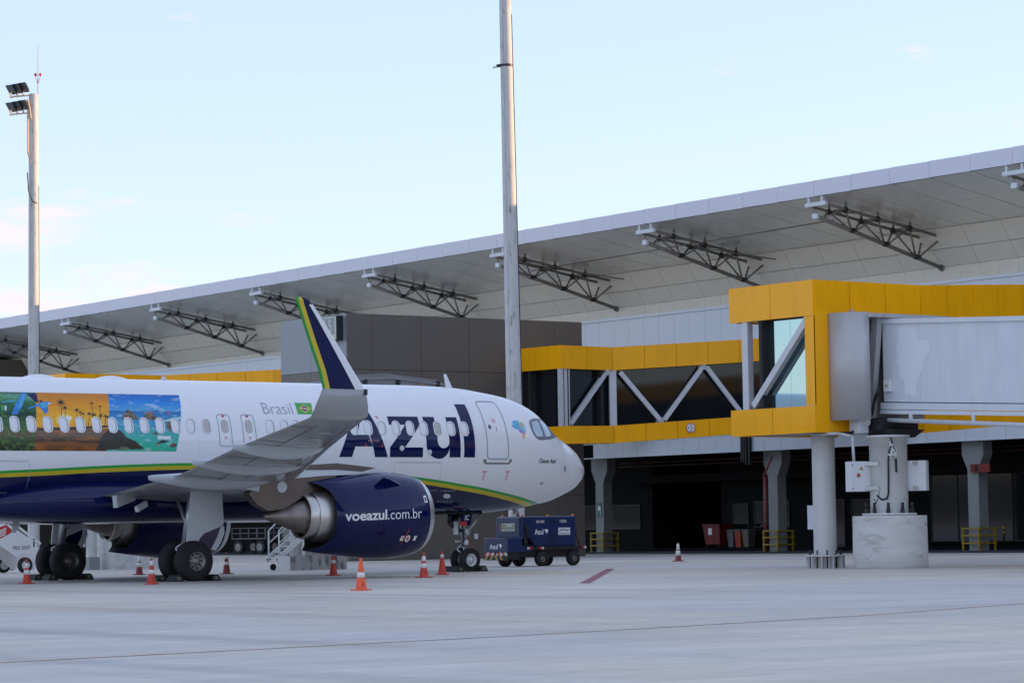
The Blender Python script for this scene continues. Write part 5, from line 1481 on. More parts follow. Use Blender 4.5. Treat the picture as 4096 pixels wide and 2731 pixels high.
for sgn in (1, -1):
    wg = loft_mb(loft(WSEC[:-1] + WL, sgn)).build('wing', 'wing_grey', AC)
    # coloured winglet: chord breaks chosen so the stripes keep their width
    V = []
    for sc_ in WU:
        c = sc_[3]; g1 = 1 - 0.085 / c; y1 = 1 - min(0.205, 0.62 * c) / c
        fr = [0, 0.02, 0.06, 0.14, 0.25, 0.25 + (y1 - 0.25) * 0.33, 0.25 + (y1 - 0.25) * 0.66, y1, (y1 + g1) / 2, max(g1, y1 + 0.02), 1.0]
        V.append(loft([sc_], sgn, fr)[0])
    n = len(V[0]); m = MB(); m.smooth = True
    m.v = [tuple(p) for r_ in V for p in r_]
    for k in range(len(V) - 1):
        for i in range(n):
            j = i if i < 10 else 19 - i
            mm = 0 if j < 4 else 1 if j < 7 else 2 if j < 9 else 3
            if k >= 4 and j < 4: mm = 1
            m.f.append([k * n + i, k * n + (i + 1) % n, (k + 1) * n + (i + 1) % n, (k + 1) * n + i]); m.mi.append(mm); m.sm.append(True)
    m.f.append([(len(V) - 1) * n + i for i in range(n)]); m.mi.append(1); m.sm.append(False)
    m.build('winglet', ['paint_white', 'paint_navy', 'paint_yellow', 'paint_green'], wg)
    # flap track fairings
    for (l, s0, s1, z0, z1, hw, hh) in ((12.55, 18.6, 21.42, 3.60, 3.60, 0.18, 0.29), (8.95, 16.9, 20.45, 3.30, 3.30, 0.21, 0.32), (6.05, 15.9, 20.15, 3.02, 2.96, 0.23, 0.34)):
        v = []; K = 22; N_ = 16
        for k in range(K):
            u = k / (K - 1)
            e = min(1.0, math.sqrt(max(0.0, 1 - (1 - u / 0.45) ** 2)) if u < 0.45 else 1.0 - 0.72 * ((u - 0.45) / 0.55) ** 1.7)
            e = max(e, 0.04)
            sx = s0 + (s1 - s0) * u
            top = z0 + (z1 - z0) * u                       # straight upper line hugging the wing, belly below
            for j in range(N_):
                a = 2 * math.pi * j / N_; sn = math.sin(a)
                v.append(P(sx, sgn * (l + hw * (e ** 0.8) * math.cos(a)), top + (0.10 * e * sn if sn > 0 else 1.25 * hh * e * sn)))
        m = MB(); m.smooth = True; m.add(v, [(k * N_ + j, k * N_ + (j + 1) % N_, (k + 1) * N_ + (j + 1) % N_, (k + 1) * N_ + j) for k in range(K - 1) for j in range(N_)])
        m.smooth = False; m.f.append([(K - 1) * N_ + j for j in range(N_)]); m.mi.append(0); m.sm.append(False)
        m.build('flap_track_fairing', 'fairing_grey', wg)
    def low(l, x):
        S_ = WSEC[1:]
        for a_, b_ in zip(S_[:-1], S_[1:]):
            if l <= b_[1]: break
        t_ = (l - a_[1]) / (b_[1] - a_[1]); q_ = [a_[k] + (b_[k] - a_[k]) * t_ for k in range(6)]
        d_ = x * q_[3]
        return Vector(P(q_[0] + d_, sgn * l, q_[2] - yt(x, q_[4]) * q_[3] * 0.85 - d_ * math.sin(R(q_[5])) - 0.006))
    def seam(pts, w_=0.02):
        q_ = MB()
        for (l0, x0), (l1, x1) in zip(pts[:-1], pts[1:]):
            q_.bar(low(l0, x0), low(l1, x1), w_, 0.006)
        q_.build('panel_seam', 'seam_dark_grey', wg)
    seam([(2.6 + 0.7 * k, 0.66) for k in range(20)]); seam([(2.6 + 0.7 * k, 0.16) for k in range(20)], 0.016)
    for l_ in (3.2, 6.6, 10.6, 13.4, 15.6): seam([(l_, 0.66 + 0.055 * k) for k in range(7)])
    for l_ in (4.5, 7.4, 9.4, 11.3, 13.2, 15.0): seam([(l_, 0.02 + 0.035 * k) for k in range(5)], 0.016)
    for k in range(9):
        l_ = 7.4 + 0.95 * k; c_ = low(l_, 0.38); q_ = MB(); e1 = low(l_, 0.45) - c_; e2 = low(l_ + 0.2, 0.38) - c_; e1 = e1.normalized() * 0.22; e2 = e2.normalized() * 0.13
        q_.add([c_ + e1 * math.cos(R(30 * j)) + e2 * math.sin(R(30 * j)) for j in range(12)], [tuple(range(12))]); q_.build('access_panel', 'fairing_grey', wg)
    # inboard flap edge and a light box near the tip
    m = MB(); m.bar(P(18.6, sgn * 2.35, 2.52), P(19.5, sgn * 2.9, 2.30), 0.14, 0.34); m.build('flap_edge', 'fairing_grey', wg)
    m = MB(); m.bar(P(18.4, sgn * 2.75, 2.25), P(18.85, sgn * 3.0, 2.08), 0.12, 0.16); m.build('flap_bracket', 'panel_grey_light', wg)
    m = MB(); m.prism([(5.07 - 20.6, 4.52), (5.07 - 20.9, 4.42), (5.07 - 20.8, 4.30), (5.07 - 20.48, 4.34)], 'xz', -sgn * 17.60, -sgn * 17.55) if False else m.box(5.07 - 20.78, 5.07 - 20.66, -sgn * 17.665, -sgn * 17.63, 4.66, 4.80); m.build('position_light', 'black_text', wg)

# --- tail (mostly beyond the left picture edge)
fin = [(28.6, 5.95), (30.2, 6.05), (34.3, 11.75), (36.6, 11.75), (35.9, 5.8)]
m = MB(); m.prism([(5.07 - a, b) for a, b in fin], 'xz', -0.14, 0.14); m.build('tail_fin', 'paint_navy', AC)
for sgn in (1, -1):
    V = loft([(31.5, 0.3, 5.1, 4.2, 0.10, 0, 0), (34.9, 6.2, 5.65, 1.5, 0.10, 0, 0)], sgn); loft_mb(V).build('tailplane', 'wing_grey', AC)

# --- engines
def engine(sgn):
    L0, Z0 = 5.75 * sgn, 1.81
    c = (5.07, -L0, Z0)
    NE = 64
    prof = [(11.02, 0.985), (11.03, 1.04), (11.10, 1.095), (11.25, 1.155), (11.5, 1.21), (11.9, 1.255), (12.4, 1.275), (12.9, 1.255), (13.4, 1.20), (13.9, 1.115), (14.42, 1.01)]
    inn = [(14.42, 0.985), (14.0, 1.03), (13.3, 1.05)]
    v = []; f = []; mi = []
    allp = prof + inn
    for k, (s_, r_) in enumerate(allp):
        for i in range(NE):
            a = 2 * math.pi * i / NE
            ext = 0.50 * abs(math.sin(a)) ** 7 * (1 if (k >= len(prof) - 1 and k <= len(prof)) else 0.4 if k in (len(prof) - 2, len(prof) + 1) else 0)
            rr = r_ * (1 - 0.015 * (1 if ext and k >= len(prof) - 1 else 0))
            v.append((5.07 - s_ - ext, -L0 + rr * math.cos(a), Z0 + rr * math.sin(a)))
    for k in range(len(allp) - 1):
        for i in range(NE):
            f.append((k * NE + i, k * NE + (i + 1) % NE, (k + 1) * NE + (i + 1) % NE, (k + 1) * NE + i)); mi.append(0 if k < 3 else 1 if k < len(prof) - 1 else 2)
    m = MB(); m.v = v; m.f = [list(x) for x in f]; m.mi = mi; m.sm = [True] * len(f)
    cowl = m.build('engine_cowl', ['metal_lip', 'paint_navy', 'black_void'], AC)
    m = MB(); m.lathe([(-11.02, 0.985), (-11.1, 0.945), (-11.5, 0.93), (-12.1, 0.96)], 'x', c, 48); m.build('inlet_duct', 'metal_lip', cowl)
    m = MB(); m.lathe([(-12.1, 0.97), (-12.12, 0.25)], 'x', c, 48)
    for i in range(18):
        a = 2 * math.pi * i / 18; q = []
        for rr, tw_ in ((0.26, 0.2), (0.95, 0.75)):
            for e in (-1, 1):
                aa = a + e * 0.09 / (rr + 0.15) * math.sin(0.9); q.append((5.07 - 12.0 + e * 0.10, -L0 + rr * math.cos(aa + e * 0.05), Z0 + rr * math.sin(aa + e * 0.05)))
        m.add(q, [(0, 1, 3, 2)])
    m.build('fan', 'truck_black', cowl)
    m = MB(); m.lathe([(-11.55, 0.001), (-11.65, 0.10), (-11.9, 0.22), (-12.1, 0.27)], 'x', c, 24); m.build('spinner', 'truck_black', cowl)
    m = MB(); m.lathe([(-13.3, 1.05), (-13.3, 0.6)], 'x', c, 40); m.build('duct_bulkhead', 'black_void', cowl)
    m = MB(); m.lathe([(-13.3, 0.80), (-13.9, 0.80), (-14.4, 0.765), (-14.78, 0.70)], 'x', c, 48); cc = m.build('core_cowl', 'metal_core', cowl)
    m = MB(); m.lathe([(-14.78, 0.69), (-14.80, 0.695), (-15.05, 0.64), (-15.07, 0.62), (-14.9, 0.60)], 'x', c, 48); m.build('core_nozzle', 'metal_bright', cc)
    m = MB(); m.lathe([(-14.8, 0.60), (-14.9, 0.50), (-15.1, 0.47), (-15.5, 0.335), (-15.9, 0.19), (-16.2, 0.085), (-16.25, 0.06), (-16.25, 0.001)], 'x', c, 40); m.build('exhaust_plug', 'metal_plug', cc)
    # strake on the outer side
    sd_ = sgn if sgn > 0 else -1
    ax = -L0 - sd_ * 0.92; az = Z0 + 0.88
    m = MB(); o1 = Vector((0, -sd_ * 0.72, 0.69)).normalized()
    pA = Vector((5.07 - 13.1, -L0, Z0)) + o1 * 1.2; pB = Vector((5.07 - 12.1, -L0, Z0)) + o1 * 1.25; pC = Vector((5.07 - 12.9, -L0, Z0)) + o1 * 1.58
    pD = Vector((5.07 - 12.62, -L0, Z0)) + o1 * 1.50
    w = Vector((0, 0.69, sd_ * 0.72)).normalized() * 0.015
    m.add([pA - w, pB - w, pD - w, pC - w, pA + w, pB + w, pD + w, pC + w], [(0, 1, 2, 3), (7, 6, 5, 4), (0, 4, 5, 1), (1, 5, 6, 2), (2, 6, 7, 3), (3, 7, 4, 0)]); m.build('strake', 'paint_navy', cowl)
    return cowl


cowl = engine(1); engine(-1)
def cowl_r(s_):
    pr = [(11.02, 1.03), (11.10, 1.095), (11.25, 1.155), (11.5, 1.21), (11.9, 1.255), (12.4, 1.275), (12.9, 1.255), (13.4, 1.20), (13.9, 1.115), (14.42, 1.01)]
    return float(np.interp(s_, [a for a, b in pr], [b for a, b in pr]))
def nac(s_, z, off=0.006):
    r_ = cowl_r(s_) + off + 0.006; dz = z - 1.81
    return P(s_, 5.75 + math.sqrt(max(0.0, r_ * r_ - dz * dz)), z)
def ntext(body, x0, x1, z0, z1, bold=0.0):
    v, f = fit_text(body, 5.07 - x0, 5.07 - x1, z0, z1, bold); v = [(a, b + (5.07 - a + 9.1) * 0.027) for a, b in v]
    decal('lettering', v, f, 'white_plain', cowl, 0.006, 0.1, 0.15, None, nac)
ntext('voeazul', -9.12, -7.80, 1.645, 1.935, 0.022)
ntext('.com.br', -7.77, -6.56, 1.645, 1.935, -0.004)
bd = decal('badge', rrect(11.34, 11.47, 2.16, 2.37, 0.03), [tuple(range(24))], 'white_plain', cowl, 0.006, 0.1, 0, None, nac)
decal('badge', [(11.44, 2.21), (11.37, 2.21), (11.37, 2.31), (11.44, 2.31)], [(0, 1, 2, 3)], 'black_text', cowl, 0.009, 0, 0, None, nac)
decal('marking', [(12.30, 1.06), (12.18, 1.06), (12.16, 1.20), (12.28, 1.20)], [(0, 1, 2, 3)], 'white_plain', cowl, 0.006, 0, 0, None, nac)
decal('marking', [(12.25, 1.12), (12.19, 1.12), (12.18, 1.17), (12.24, 1.17)], [(0, 1, 2, 3)], 'red_mark', cowl, 0.009, 0, 0, None, nac)
decal('marking', [(12.03 + 0.09 * math.cos(R(30 * k)), 1.12 + 0.10 * math.sin(R(30 * k))) for k in range(12)], [tuple(range(12))], 'white_plain', cowl, 0.006, 0, 0, None, nac)
decal('marking', [(12.03 + 0.05 * math.cos(R(60 * k)), 1.12 + 0.06 * math.sin(R(60 * k))) for k in range(6)], [tuple(range(6))], 'red_mark', cowl, 0.009, 0, 0, None, nac)
decal('marking', [(11.82, 1.06), (11.72, 1.06), (11.69, 1.20), (11.79, 1.20)], [(0, 1, 2, 3)], 'white_plain', cowl, 0.006, 0, 0, None, nac)
decal('marking', [(12.24, 0.92), (12.22, 0.92), (12.05, 1.40), (12.07, 1.40)], [(0, 1, 2, 3)], 'red_mark', cowl, 0.007, 0.1, 0, None, nac)
for s_ in (11.62, 12.95):
    v = []; 
    for k in range(30):
        z = 0.65 + k * 2.3 / 29; v += [(s_, z), (s_ - 0.008, z)]
    decal('cowl_seam', v, [(2 * k, 2 * k + 1, 2 * k + 3, 2 * k + 2) for k in range(29)], 'truck_seam', cowl, 0.003, 0, 0, None, nac)

for sgn in (1, -1):
    yc = -5.75 * sgn
    m = MB(); m.prism([(5.07 - a, b) for a, b in ((12.0, 3.05), (12.6, 3.20), (13.9, 3.33), (15.2, 3.24), (16.4, 3.18), (18.1, 3.08), (17.8, 2.98), (17.0, 2.6), (16.55, 2.52), (16.5, 2.80), (14.5, 2.96), (14.0, 2.98))], 'xz', yc - 0.21, yc + 0.21)
    py = m.build('pylon', 'panel_grey_light', AC)
    m = MB(); m.prism([(5.07 - a, b) for a, b in ((13.9, 2.99), (14.5, 2.955), (16.5, 2.795), (16.86, 2.46), (16.6, 2.16), (16.2, 1.97), (15.7, 2.02), (15.2, 2.28), (14.5, 2.50), (13.9, 2.62))], 'xz', yc - 0.17, yc + 0.17)
    m.build('pylon_heat_shield', 'metal_pylon', py)
    m = MB(); m.prism([(5.07 - a, b) for a, b in ((12.55, 3.203), (13.9, 3.333), (15.0, 3.273), (15.0, 3.13), (13.9, 3.14), (13.0, 3.09))], 'xz', yc - 0.216, yc + 0.216); m.build('pylon_fairing', 'metal_pylon', py)
    m = MB(); m.tube((5.07 - 15.75, yc - 0.175 * 1.02, 2.65), (5.07 - 15.75, yc + 0.175 * 1.02, 2.65), 0.16, n=20); m.build('access_panel', 'panel_grey_light', py)

# --- landing gear
def wheel(parent, name, c, r_, w, rim_r, rim_m, sgn=1):
    x, y, z = c
    t = r_ - rim_r
    m = MB(); m.lathe([(-w / 2 + 0.02, rim_r), (-w / 2, rim_r + 0.06), (-w / 2 + 0.01, r_ - 0.10), (-w / 2 + 0.06, r_ - 0.025), (-w / 4, r_), (w / 4, r_), (w / 2 - 0.06, r_ - 0.025), (w / 2 - 0.01, r_ - 0.10), (w / 2, rim_r + 0.06), (w / 2 - 0.02, rim_r)], 'y', c, 40)
    for gx in (-w * 0.22, -w * 0.08, w * 0.08, w * 0.22):
        m.lathe([(gx - 0.008, r_ + 0.001), (gx, r_ - 0.004), (gx + 0.008, r_ + 0.001)], 'y', c, 40)
    wo = m.build(name, 'rubber', parent)
    m = MB()
    m.lathe([(-w / 2 + 0.015, rim_r), (-w / 2 + 0.03, rim_r - 0.03), (-w / 2 + 0.09, rim_r - 0.05), (-w / 2 + 0.10, rim_r * 0.45), (-w / 2 + 0.03, rim_r * 0.38), (-w / 2 + 0.0, rim_r * 0.2), (-w / 2 + 0.0, 0.001)], 'y', c, 32)
    m.lathe([(w / 2 - 0.015, rim_r), (w / 2 - 0.03, rim_r - 0.03), (w / 2 - 0.09, rim_r - 0.05), (w / 2 - 0.09, 0.001)], 'y', c, 32)
    rm = m.build('rim', rim_m, wo)
    m = MB()
    for i in range(9):
        a = 2 * math.pi * i / 9; cx, cz = x + rim_r * 0.68 * math.cos(a), z + rim_r * 0.68 * math.sin(a)
        m.tube((cx, y - w / 2 + 0.085, cz), (cx, y - w / 2 + 0.11, cz), rim_r * 0.11, n=8)
    m.build('rim_hole', 'black_void', wo)
    return wo


for sgn in (1, -1):
    lc = 3.795 * sgn; x = -12.64
    m = MB(); m.tube((x + 0.30, -lc, 2.75), (x, -lc, 1.05), 0.125, n=16); m.tube((x, -lc, 1.05), (x, -lc, 0.55), 0.085, n=16); m.tube((x, -lc - 0.55, 0.58), (x, -lc + 0.55, 0.58), 0.07, n=14)
    lg = m.build('main_gear_leg', 'metal_gear', AC)
    m = MB(); m.tube((x + 0.12, -lc + 0.05 * sgn, 1.55), (x + 0.5, -lc + 1.5 * sgn, 2.6), 0.05, n=10); m.tube((x + 0.1, -lc, 1.2), (x - 0.32, -lc, 0.95), 0.035, n=8); m.tube((x - 0.32, -lc, 0.95), (x - 0.02, -lc, 0.62), 0.035, n=8); m.build('side_stay', 'metal_gear', lg)
    m = MB(); m.pipe([(x + 0.15, -lc - 0.1, 2.3), (x + 0.1, -lc - 0.14, 1.5), (x + 0.02, -lc - 0.14, 0.9)], 0.02, 6); m.build('hydraulic_hose', 'cable_black', lg)
    for d in (0.465, -0.465):
        wheel(lg, 'wheel', (x, -(lc + d), 0.578), 0.578, 0.42, 0.275, 'rim_grey' if sgn > 0 else 'rim_dark')
    yo = -4.12 * sgn
    m = MB(); m.prism([(-12.62, 2.72), (-11.62, 2.75), (-11.56, 1.70), (-11.58, 1.60), (-11.69, 1.545), (-12.22, 1.36), (-12.37, 1.22), (-12.40, 1.08), (-12.80, 1.05)], 'xz', yo - 0.025, yo + 0.025); m.build('gear_door', 'panel_grey_light', lg)
    m = MB(); m.prism([(-12.37, 1.215), (-12.22, 1.355), (-11.69, 1.54), (-11.75, 1.27), (-11.98, 0.93), (-12.35, 1.02)], 'xz', yo - 0.015, yo + 0.015); m.build('gear_door_lower', 'paint_navy', lg)
    m = MB(); m.prism([(-11.67, 1.535), (-11.56, 1.58), (-11.54, 1.37), (-11.66, 1.10), (-11.84, 0.86), (-12.0, 0.90), (-11.78, 1.25)], 'xz', yo - 0.03, yo + 0.03); m.build('gear_door_edge', 'panel_grey_light', lg)
# nose gear
m = MB(); m.tube((-0.12, 0, 1.98), (0.0, 0, 0.85), 0.085, n=14); m.tube((0, 0, 0.85), (0.02, 0, 0.36), 0.055, n=14); m.tube((0.02, -0.30, 0.38), (0.02, 0.30, 0.38), 0.045, n=12)
ng = m.build('nose_gear_leg', 'metal_gear', AC)
m = MB(); m.tube((0.1, 0, 1.25), (0.75, 0, 1.95), 0.04, n=8); m.tube((-0.05, 0, 0.95), (-0.30, 0, 0.72), 0.03, n=8); m.tube((-0.30, 0, 0.72), (0.0, 0, 0.48), 0.03, n=8); m.tube((0.02, -0.16, 1.25), (0.02, 0.16, 1.25), 0.09, n=10); m.tube((-0.42, -0.1, 0.98), (-0.15, -0.1, 0.98), 0.04, n=8); m.build('drag_stay', 'metal_gear', ng)
m = MB(); m.tube((-0.05, -0.14, 1.3), (-0.02, -0.2, 1.3), 0.085, n=14); m.build('taxi_light', 'panel_grey_light', ng)
m = MB(); m.box(-0.5, -0.36, -0.16, -0.08, 1.2, 1.62); m.build('hanging_tag', 'panel_grey_light', ng)
m = MB(); m.box(0.2, 0.32, -0.3, -0.26, 1.05, 1.22); m.build('hanging_tag', 'panel_grey_light', ng)
m = MB(); m.pipe([(-0.06, -0.1, 1.8), (-0.16, -0.12, 1.4), (-0.08, -0.1, 0.95)], 0.03, 6); m.pipe([(-0.3, -0.1, 1.85), (-0.45, -0.1, 1.5), (-0.2, -0.1, 1.3)], 0.05, 6); m.pipe([(-0.6, -0.05, 1.9), (-0.65, -0.05, 1.6), (-0.4, -0.05, 1.4)], 0.07, 6); m.build('hydraulic_hose', 'cable_black', ng)
m = MB(); m.tube((-0.02, -0.11, 1.02), (-0.02, -0.12, 0.86), 0.075, n=12); m.build('taped_sleeve', 'white_plain', ng)
m = MB(); m.bar((0.12, -0.12, 1.05), (0.24, -0.14, 0.62), 0.03, 0.02); m.build('pin_streamer', 'chevron_red', ng)
for d in (0.25, -0.25):
    wheel(ng, 'wheel', (0.02, -d, 0.38), 0.38, 0.22, 0.205, 'rim_white')
for sgn in (1, -1):
    yy = -0.36 * sgn
    m = MB(); m.prism([(-0.30, 2.0), (0.07, 2.0), (-0.02, 1.52), (-0.10, 1.48), (-0.42, 1.60)], 'xz', yy - 0.015, yy + 0.015); gd = m.build('nose_gear_door', 'paint_navy', ng)
    if sgn > 0:
        flat_text('lettering', gd, 'white_plain', 'SC', lambda u, v: (u, yy - 0.02, v), (-0.26, -0.06, 1.66, 1.83), bold=0.02, shear=0.25)
        m = MB(); m.prism([(-0.46, 1.49), (-0.19, 1.49), (-0.17, 1.63), (-0.44, 1.61)], 'xz', yy - 0.03, yy - 0.02); m.build('warning_placard', 'chevron_red', gd)
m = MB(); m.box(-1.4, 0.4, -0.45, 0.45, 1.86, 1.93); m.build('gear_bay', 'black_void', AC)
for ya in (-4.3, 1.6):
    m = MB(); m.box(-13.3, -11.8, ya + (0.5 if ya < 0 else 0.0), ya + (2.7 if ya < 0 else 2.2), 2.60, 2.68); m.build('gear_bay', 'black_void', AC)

# ================================================================== CHOCKS
def chock(x, y, w, lab):
    c = thing('wheel_chock', lab, 'chock', (x, y, 0), 0, 'rubber wheel chocks')
    m = MB(); m.prism([(-0.17, 0), (0.17, 0), (0.11, 0.13), (0.05, 0.19), (-0.05, 0.19), (-0.11, 0.13)], 'xz', -w / 2, w / 2); m.build('wedge', 'chock_rubber', c)
    m = MB(); m.box(-0.06, 0.06, -w / 2 - 0.004, -w / 2, 0.05, 0.14); m.build('reflective_tape', 'chock_tape', c)
x = -12.64
for y, nm in ((-4.26, 'outer wheel of the near main gear'), (-3.33, 'inner wheel of the near main gear'), (3.33, 'nearer wheel of the far main gear'), (4.26, 'farther wheel of the far main gear')):
    chock(x - 0.62, y, 0.44, 'black rubber chock behind the ' + nm); chock(x + 0.62, y, 0.44, 'black rubber chock in front of the ' + nm)
chock(-0.44, 0, 0.8, 'long black rubber chock behind the white rimmed nose wheels'); chock(0.48, 0, 0.8, 'long black rubber chock in front of the white rimmed nose wheels')

# ================================================================== CONES
def cone(x, y, col, bands, lab, hgt=0.73, rz=0.3):
    c = thing('traffic_cone', lab, 'traffic cone', (x, y, 0), rz, 'traffic cones round the aircraft')
    k = hgt / 0.73
    m = MB(); m.cbox(-0.185 * k, 0.185 * k, -0.185 * k, 0.185 * k, 0.0, 0.03, 0.01); m.build('base', col, c)
    rad = lambda z: 0.135 * k + (0.028 - 0.135) * k * (z / hgt)
    m = MB(); m.lathe([(0.03, 0.15 * k), (0.05, rad(0.05)), (hgt * 0.5, rad(hgt * 0.5)), (hgt - 0.02, rad(hgt - 0.02)), (hgt, 0.022), (hgt, 0.012), (hgt - 0.06, 0.01)], 'z', n=24); m.build('cone_body', col, c)
    for (a, b) in bands:
        m = MB(); m.lathe([(a * hgt, rad(a * hgt) + 0.001), (a * hgt, rad(a * hgt) + 0.004), (b * hgt, rad(b * hgt) + 0.004), (b * hgt, rad(b * hgt) + 0.001)], 'z', n=24); m.build('reflective_band', 'cone_band', c)
    m = MB(); r1, r2 = rad(0.14 * hgt) + 0.003, rad(0.26 * hgt) + 0.003
    d = Vector((CAM_POS.x - x, CAM_POS.y - y, 0)).normalized(); d = Matrix.Rotation(0.35 - rz, 3, 'Z') @ d; t_ = Vector((-d.y, d.x, 0)) * 0.008
    m.add([d * r1 - t_ + Vector((0, 0, 0.14 * hgt)), d * r1 + t_ + Vector((0, 0, 0.14 * hgt)), d * r2 + t_ + Vector((0, 0, 0.26 * hgt)), d * r2 - t_ + Vector((0, 0, 0.26 * hgt))], [(0, 1, 2, 3)]); m.build('stencil_mark', 'cone_black', c)


B1 = [(0.40, 0.56)]; B2 = [(0.38, 0.56), (0.64, 0.84)]
cone(-17.92, -20.77, 'cone_orange', B1, 'bright orange cone with one white band standing nearest the camera', 0.74, 0.5)
cone(-16.5, -1.46, 'cone_red', B2, 'red cone with two white bands at the left edge before the stair wheel', 0.71, 0.2)
cone(-15.64, -7.11, 'cone_red', [(0.40, 0.56), (0.72, 0.90)], 'red cone with two white bands between the two main landing gears, nearer row', 0.71, 0.9)
cone(-7.22, -8.0, 'cone_red', B2, 'red cone with two broad white bands below the engine intake', 0.73, 0.1)
cone(-4.13, -4.55, 'cone_red', [(0.72, 0.86)], 'red cone with one small white band beside the nose wheels', 0.72, 0.6)
cone(-5.48, -0.6, 'cone_red', [(0.52, 0.66)], 'worn dark red cone half hidden under the engine, before the concrete block', 0.72, 0.4)
cone(-4.82, 6.9, 'cone_maroon', [(0.42, 0.56), (0.70, 0.86)], 'dark red cone with two bands standing right of the near main wheels', 0.73, 0.0)
cone(-6.46, 9.87, 'cone_maroon', [(0.38, 0.58), (0.62, 0.9)], 'dark cone with broad white bands behind the far engine', 0.70, 0.7)
cone(17.77, 10.4, 'cone_maroon', [(0.31, 0.57), (0.61, 0.93)], 'maroon and white cone standing alone on the open apron right of the truck', 0.74, 0.2)

# ================================================================== GROUND POWER TRUCK
tk = thing('ground_power_unit', 'dark blue ground power truck with white lettering parked under the aircraft nose', 'truck', (6.95, 7.0, 0), 0.0)
m = MB(); m.cbox(0, 1.15, 0.0, 1.45, 0.52, 1.04, 0.03); m.build('front_box', 'truck_blue', tk)
m = MB(); m.box(0.02, 0.55, 0.02, 1.43, 0.26, 0.52); m.box(0.55, 3.3, 0.1, 1.4, 0.34, 0.62); m.box(1.05, 3.55, -0.03, 1.48, 0.60, 0.72); m.build('chassis', 'truck_black', tk)
m = MB(); m.cbox(0.62, 3.12, 0.0, 1.45, 0.72, 1.80, 0.04); m.build('body', 'truck_blue', tk)
m = MB(); m.cbox(0.55, 0.63, 0.03, 1.42, 1.04, 1.76, 0.02); m.build('control_housing', 'truck_blue', tk)
m = MB(); m.box(0.535, 0.552, 0.28, 1.05, 1.27, 1.56); pnl = m.build('control_panel', 'panel_cream', tk)
m = MB(); m.box(0.535, 0.552, 1.06, 1.22, 1.27, 1.54); m.build('panel_flap', 'panel_tan', tk)
for j in range(6):
    for k in range(2):
        if k == 1 and j in (1, 2, 3): continue
        m = MB(); m.box(0.528, 0.535, 0.33 + j * 0.118, 0.40 + j * 0.118, 1.36 + 0.095 * k, 1.425 + 0.095 * k); m.build('gauge', 'panel_tan', pnl)
m = MB(); m.box(0.528, 0.535, 0.33, 0.98, 1.29, 1.325); m.build('switch_row', 'seam_grey', pnl)
for xx in (0.95, 1.02, 1.95, 2.12, 2.95):
    m = MB(); m.box(xx, xx + 0.012, -0.004, 0.0, 0.74, 1.76); m.build('door_seam', 'truck_seam', tk)
for zz in (0.85, 1.05, 1.58):
    for xx in (1.93, 2.08):
        m = MB(); m.box(xx, xx + 0.08, -0.02, -0.002, zz, zz + 0.07); m.build('hinge', 'truck_black', tk)
m = MB(); m.box(0.74, 0.90, -0.006, -0.001, 0.80, 1.55); m.build('cable_recess', 'truck_black', tk)
m = MB(); m.pipe([(0.80, -0.03, 1.5), (0.84, -0.05, 1.2), (0.95, -0.06, 0.98), (1.15, -0.05, 0.82), (1.3, -0.03, 0.72)], 0.025, 6); m.build('power_cable', 'truck_seam', tk)
m = MB(); m.pipe([(3.13, 0.2, 1.25), (3.2, 0.1, 1.1), (3.3, 0.05, 0.75)], 0.03, 6); m.box(3.1, 3.2, 0.05, 0.2, 1.15, 1.3); m.build('power_cable', 'truck_black', tk)
for (xa, s_) in ((0.85, 1), (1.4, -1), (3.35, -1)):
    m = MB(); m.box(xa, xa + 0.1, -0.05, -0.033, 0.615, 0.70); m.build('reflector', 'chevron_white' if s_ > 0 else 'chevron_red', tk)
    m = MB(); m.box(xa + 0.102, xa + 0.2, -0.05, -0.033, 0.615, 0.70); m.build('reflector', 'chevron_red' if s_ > 0 else 'chevron_white', tk)
for (a, b, z) in ((0.75, 0.1, 1.80), (0.75, 1.3, 1.80), (3.05, 0.1, 1.80), (1.9, 0.1, 1.79)):
    m = MB(); m.lathe([(0, 0.05), (0.05, 0.05), (0.07, 0.02), (0.07, 0.001)], 'z', (a, b, z), 10); m.build('marker_lamp', 'orange_beacon', tk)
m = MB(); m.tube((1.3, 1.1, 1.79), (1.3, 1.1, 1.96), 0.07, 0.06, n=12); m.build('marker_lamp', 'panel_tan', tk)
def fr(u, v, o=0.004): return (-o, 1.45 - u, v)
for i in range(10):
    m = MB(); u0 = i * 0.145; sl = 0.07 if i < 5 else -0.07
    m.add([fr(u0, 0.40), fr(u0 + 0.145, 0.40), fr(min(1.45, u0 + 0.145 + sl), 0.52), fr(max(0, u0 + sl), 0.52)], [(0, 1, 2, 3)]); m.build('chevron_stripe', 'chevron_red' if i % 2 == 0 else 'chevron_white', tk)
m = MB(); m.box(-0.003, 0.03, 0.0, 1.45, 0.24, 0.53); m.build('bumper', 'truck_black', tk)
for i in range(5):
    u0 = 0.03 + i * 0.30; sl = 0.12 if i < 2 else -0.12
    m = MB(); m.add([fr(u0 + (0 if sl > 0 else 0.12), 0.25, 0.006), fr(u0 + 0.13 + (0 if sl > 0 else 0.12), 0.25, 0.006), fr(u0 + 0.13 + (0.12 if sl > 0 else 0), 0.395, 0.006), fr(u0 + (0.12 if sl > 0 else 0), 0.395, 0.006)], [(0, 1, 2, 3)])
    if u0 + 0.25 < 1.45: m.build('bumper_stripe', 'chevron_yellow', tk)
def bird_emblem(pl, u, v, s_):
    pts = [(-0.5, 0.35), (-0.2, 0.5), (0.15, 0.45), (0.5, 0.25), (0.4, -0.05), (0.15, -0.2), (0.1, -0.55), (-0.12, -0.2), (-0.35, 0.05)]
    q = MB(); q.add([pl(u + a * s_, v + b * s_) for a, b in pts], [tuple(range(9))]); q.build('emblem', 'white_plain', tk)
